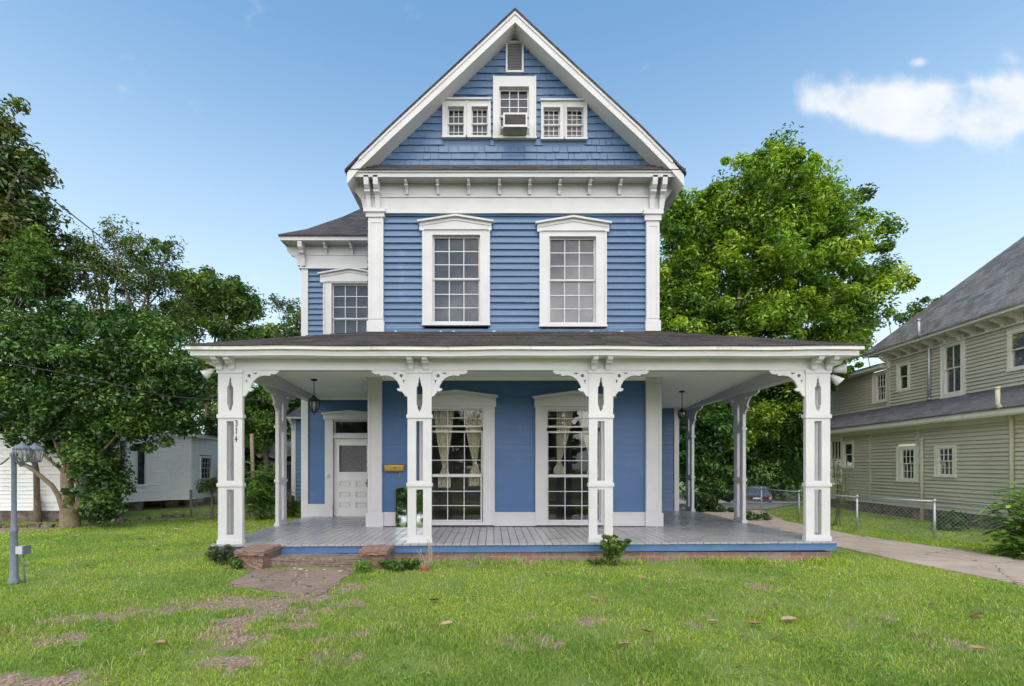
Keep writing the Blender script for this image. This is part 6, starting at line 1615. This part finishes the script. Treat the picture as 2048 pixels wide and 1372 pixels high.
# ================================================================== lamp post, stake light, car, wires, litter
Yl = 6.57; xl = PX(28, Yl)
lp = thing('lamp_post', 'blue-grey lamp post with clustered lanterns on the left lawn', 'lamp post', (xl, Yl, 0))
mb = MB(); mb.lathe((xl, Yl, 0), [(.065, -.02), (.07, .03), (.058, .05), (.056, .075), (.044, .09), (.043, .5), (.036, .66), (.042, .68), (.044, .70), (.038, .73), (.031, .75), (.028, 1.0), (.028, 1.66), (.042, 1.68), (.044, 1.71), (.034, 1.725), (.012, 1.735), (.004, 1.74)], 18); mb.build('pole', 'post_paint', lp)
for ddx, ddy in ((.135, -.03), (-.27, -.05), (.035, .26)):
    cx = xl + ddx; Yl0 = 6.57; Yl = Yl0 + ddy; dv = Vector((ddx, ddy, 0)); p0_ = Vector((xl, Yl0, 0))
    mb = MB(); mb.tube([p0_ + dv * .2 + Vector((0, 0, 1.66)), p0_ + dv * .5 + Vector((0, 0, 1.58)), p0_ + dv * .85 + Vector((0, 0, 1.545)), p0_ + dv + Vector((0, 0, 1.60))], .011, 7)
    arm = mb.build('arm', 'post_paint', lp)
    mb = MB(); mb.lathe((cx, Yl, 1.545), [(.004, 0), (.02, .02), (.03, .05), (.065, .06), (.07, .075)], 14)
    mb.lathe((cx, Yl, 1.77), [(.092, -.005), (.098, .01), (.075, .035), (.045, .06), (.03, .065), (.012, .085), (.004, .1)], 8, False)
    for i in range(8):
        a = i * math.pi / 4; e = Vector((math.cos(a), math.sin(a), 0)); mb.tube([Vector((cx, Yl, 1.615)) + e * .066, Vector((cx, Yl, 1.70)) + e * .088, Vector((cx, Yl, 1.772)) + e * .09], .006, 5)
    lt_ = mb.build('lantern', 'post_paint', lp)
    mb = MB(); mb.lathe((cx, Yl, 1.615), [(.058, 0), (.082, .085), (.084, .155)], 8, False); mb.build('glass_shade', 'lamp_glass', lt_)
    mb = MB(); mb.lathe((cx, Yl, 1.62), [(.015, 0), (.016, .05), (.024, .07), (.004, .11)], 8); mb.build('bulb', 'white', lt_)
Ys = 6.6; xs0 = PX(49, Ys)
sl = thing('stake_spotlight', 'small white spotlight on a thin stake beside the lamp post', 'spotlight', (xs0, Ys, 0))
mb = MB(); mb.tube([(xs0 + .01, Ys, -.03), (xs0 - .02, Ys, .40)], .009, 6); mb.build('stake', 'post_paint', sl)
mb = MB(); cxs = PX(44, Ys); mb.prism([(cxs - .055, Ys - .05, .395), (cxs + .05, Ys - .05, .395), (cxs + .06, Ys - .05, .48), (cxs + .05, Ys - .05, .495), (cxs - .05, Ys - .05, .495), (cxs - .06, Ys - .05, .46)], (0, .09, 0)); mb.build('lamp_head', 'white', sl)
mb = MB(); mb.box(cxs + .055, cxs + .075, Ys - .06, Ys + .05, .39, .50); mb.build('bezel', 'post_paint', sl)

# parked car
def car(cx, cy, cz_, rz):
    t = thing('parked_car', 'dark grey sedan parked on the gravel behind the fence', 'car', (cx, cy, cz_), rz=rz)
    # stations along x (rear -x): x, half-width, z bottom, z shoulder, z roof, half width at roof
    ST = [(-2.25, .70, .42, .74, .80, .55), (-2.18, .82, .30, .88, .93, .66), (-1.75, .88, .22, .93, 1.00, .68), (-1.35, .90, .20, .94, 1.18, .62), (-.75, .91, .20, .94, 1.40, .58), (.0, .91, .20, .93, 1.45, .58), (.6, .91, .20, .92, 1.38, .58), (1.2, .90, .20, .90, 1.02, .66), (1.7, .87, .22, .84, .90, .66), (2.15, .78, .28, .70, .74, .58), (2.28, .60, .40, .60, .62, .45)]
    def ring(s):
        x, w, zb0, zs_, zr_, wr = s
        half = [(0, zb0), (w * .8, zb0), (w * .97, zb0 + .12), (w, (zb0 + zs_) / 2), (w * .97, zs_), (wr + (w - wr) * .12, zr_ - .06 if zr_ - zs_ > .1 else zr_), (wr * .7, zr_), (0, zr_ + .01)]
        return [(x, y, z_) for y, z_ in half] + [(x, -y, z_) for y, z_ in reversed(half[1:-1])]
    rings = [ring(s) for s in ST]; n_ = len(rings[0]); mb = MB(); vs = [v for r_ in rings for v in r_]; fs = [tuple(range(n_)), tuple(reversed(range((len(ST) - 1) * n_, len(ST) * n_)))]
    gl = MB()
    for i in range(len(ST) - 1):
        for k in range(n_):
            j = (k + 1) % n_; f_ = (i * n_ + k, i * n_ + j, (i + 1) * n_ + j, (i + 1) * n_ + k)
            fs.append(f_)
            if 3 <= i <= 6 and k in (4, n_ - 5) or (i in (2, 3) and k in (5, 6, n_ - 6, n_ - 7)) or (i == 6 and k in (5, 6, n_ - 6, n_ - 7)):
                ps = [Vector(vs[q]) for q in f_]; c = sum(ps, Vector()) / 4; nrm_ = (ps[1] - ps[0]).cross(ps[3] - ps[0]).normalized()
                if nrm_.dot(c - Vector((c.x, 0, .8))) < 0: nrm_ = -nrm_
                gl.add([c + (p - c) * .9 + nrm_ * .012 for p in ps], ((0, 1, 2, 3),))
    mb.add(vs, fs, True); mb.build('body', 'car', t, True); gl.build('window', 'car_glass', t, True)
    for wx in (-1.38, 1.38):
        for sg in (-1, 1):
            mb = MB(); mb.tube([(wx, sg * .72, .32), (wx, sg * .91, .32), (wx, sg * .93, .32)], [.32, .32, .29], 20); w = mb.build('wheel', 'rubber', t, True)
            mb = MB(); mb.tube([(wx, sg * .925, .32), (wx, sg * .945, .32)], [.2, .17], 16); mb.build('rim', 'grey_metal', w, True)
    for sg in (-1, 1):
        mb = MB(); mb.box(-2.235, -2.06, sg * .64 - .16, sg * .64 + .16, .74, .86) if False else mb.prism([(-2.26, sg * .45, .76), (-2.24, sg * .80, .78), (-2.22, sg * .80, .88), (-2.24, sg * .45, .86)], (.05, 0, 0)); mb.build('tail_light', 'tail', t, True)
    mb = MB(); mb.box(-2.285, -2.20, -.26, .26, .60, .72); mb.build('number_plate', 'white', t, True)
    mb = MB(); mb.box(-2.27, -2.1, -.72, .72, .36, .42); mb.build('bumper_trim', 'grey_metal', t, True)
cy = 36.0; car(PX(1515, cy), cy, float(gh(PX(1515, cy), cy)) + .03, R(62))

# overhead service wires
def wire(name, label, pts, r=.011):
    mb = MB(); out = []
    for a, c in zip(pts[:-1], pts[1:]):
        for k in range(10): out.append(a.lerp(c, k / 10))
    out.append(pts[-1]); mb.tube(out, r, 5); return tag(mb.build(name, 'rubber'), label, 'cable')
wire('service_wire', 'single black overhead wire crossing the sky over the trees', [P(-250, 165, 9.5), P(0, 319.5, 10), P(96, 391.7, 10.4), P(199, 472, 10.8), P(244, 507, 11), P(382, 607, 11.6), P(560, 720, 12.6)], .012)
wire('cable_bundle', 'sagging dark cable bundle in front of the dense dark tree', [P(-200, 690, 10.5), P(120, 745, 10.9), P(242, 772, 11.2), P(330, 792, 11.6), P(420, 800, 12), P(606, 800, 12.4)], .014)

# fallen leaves, each one
LEAFC = [(.36, .16, .07), (.30, .11, .05), (.42, .24, .13), (.20, .085, .045), (.50, .33, .22)]
lm = []
for i, c in enumerate(LEAFC):
    M['dry%d' % i] = paint('dry_leaf', c, tuple(v * .6 for v in c), .6, 25); lm.append('dry%d' % i)
protos = []
for i in range(5):
    mb = MB(); rng = random.Random(70 + i); n_ = 8; vs = []; curl = rng.uniform(.2, .55)
    for k in range(n_ + 1):
        t_ = k / n_; w = math.sin(math.pi * min(1, t_ * .96 + .02)) ** .8 * .28; zc = curl * (t_ - .5) ** 2 * .9
        for s_ in (-1, -.5, 0, .5, 1): vs.append((t_ - .5, s_ * w, zc + abs(s_) * w * rng.uniform(.35, .6)))
    fs = [(k * 5 + j, k * 5 + j + 1, (k + 1) * 5 + j + 1, (k + 1) * 5 + j) for k in range(n_) for j in range(4)]
    mb.add(vs, fs, True); protos.append(mb)
spots = [(869, 1207, 24, 1), (893, 1255, 25, 4), (948, 1200, 10, 0), (1093, 1153, 12, 0), (1188, 1203, 17, 2), (1213, 1204, 15, 1), (1248, 1298, 26, 2), (1245, 1328, 10, 3), (1293, 1271, 22, 3), (1425, 1250, 20, 4), (1510, 1256, 30, 0), (1551, 1217, 18, 3),
         (1578, 1247, 33, 4), (1553, 1283, 16, 0), (1645, 1283, 14, 2), (1701, 1238, 12, 2), (1955, 1306, 30, 2), (1953, 1237, 28, 3), (1535, 1137, 14, 1), (1627, 1142, 12, 2), (1356, 1143, 10, 1), (1284, 1161, 13, 2), (454, 1142, 16, 1), (316, 1104, 12, 0), (255, 1129, 12, 1), (175, 1137, 12, 3), (150, 1076, 14, 4), (283, 1081, 12, 0),
         (352, 1062, 12, 4), (298, 1094, 10, 2), (320, 1296, 30, 2), (552, 1200, 12, 1), (563, 1203, 10, 0), (1485, 1282, 13, 3), (1862, 1216, 14, 3), (1760, 1215, 14, 2), (600, 1330, 18, 3), (1080, 1310, 12, 3), (925, 1172, 8, 0), (1340, 1172, 9, 2)]
special = {0: 'curled red-brown leaf on the lawn in front of the left porch window', 1: 'large pale leaf on the lawn below the red-brown leaf', 10: 'glossy orange-brown leaf lying left of the long pale one', 12: 'long pale pink-white leaf on the right of the lawn',
           8: 'dark curled leaf standing in the lawn in front of the right window', 16: 'pale brown leaf near the bottom right of the lawn', 30: 'pale orange dead leaf on the left foreground grass', 22: 'red-orange leaf under the shrub at the porch corner'}
for i, (px, py, wpx, ci) in enumerate(spots):
    x, y = G(px, py); s_ = wpx * y / F; mbp = protos[i % 5]; rng = random.Random(i)
    me = MB(); me.v = mbp.v; me.f = mbp.f; me.sm = mbp.sm
    o = me.build('fallen_leaf', lm[ci]); s_ *= 1.05; o.location = (x, y, float(gh(x, y)) + .036); o.scale = (s_, s_, s_); o.rotation_euler = (rng.uniform(-.25, .25), rng.uniform(-.2, .2), rng.uniform(-.5, .5) + (math.pi if rng.random() < .5 else 0))
    tag(o, special.get(i, 'small dry brown leaf lying on the lawn'), 'fallen leaf', 'dry leaves fallen on the lawn')
# brick crumbs and pebbles scattered over the worn patches
rngc = np.random.default_rng(77); mb = MB(); n_ok = 0
while n_ok < 900:
    p_ = PATCH[rngc.integers(13)]; x = p_[0] + rngc.normal() * p_[2] * .6; y = p_[1] + rngc.normal() * p_[3] * .7
    if soil(np.array([x]), np.array([y]))[0] < .3: continue
    n_ok += 1; r0 = rngc.uniform(.004, .022); a0 = rngc.uniform(0, 6); z = float(gh(x, y)) - .012
    pts_ = [(x + math.cos(a0 + k * 1.05) * r0 * rngc.uniform(.6, 1), y + math.sin(a0 + k * 1.05) * r0 * rngc.uniform(.6, 1), z) for k in range(6)]
    mb.prism(pts_, (rngc.normal() * .002, rngc.normal() * .002, r0 * rngc.uniform(.3, .8)))
M['crumbs'] = rocky('brick_crumbs', (.46, .30, .24), (.30, .19, .15), (.60, .52, .46), 30, .3)
tag(mb.build('gravel', 'crumbs'), 'brick crumbs and pebbles strewn over the bare soil', 'gravel', kind='stuff')
# paint chips below the step
for i, (px, py, w) in enumerate(((583, 1132, .05), (602, 1140, .035), (614, 1143, .02), (650, 1141, .02), (590, 1138, .02), (681, 1144, .03))):
    x, y = G(px, py); y -= .02; mb = MB(); r_ = random.Random(i); mb.prism([(x - w, y, .016), (x - w * .2, y - w * .7, .016), (x + w, y - w * .2, .016), (x + w * .4, y + w * .6, .016)], (0, .0, .008 if i else .06)); o = mb.build('paint_chip', 'white')
    tag(o, 'largest white paint chip propped against the porch step' if i == 0 else 'small white paint chip on the walkway slab below the step', 'paint chip', 'white paint chips on the walkway')
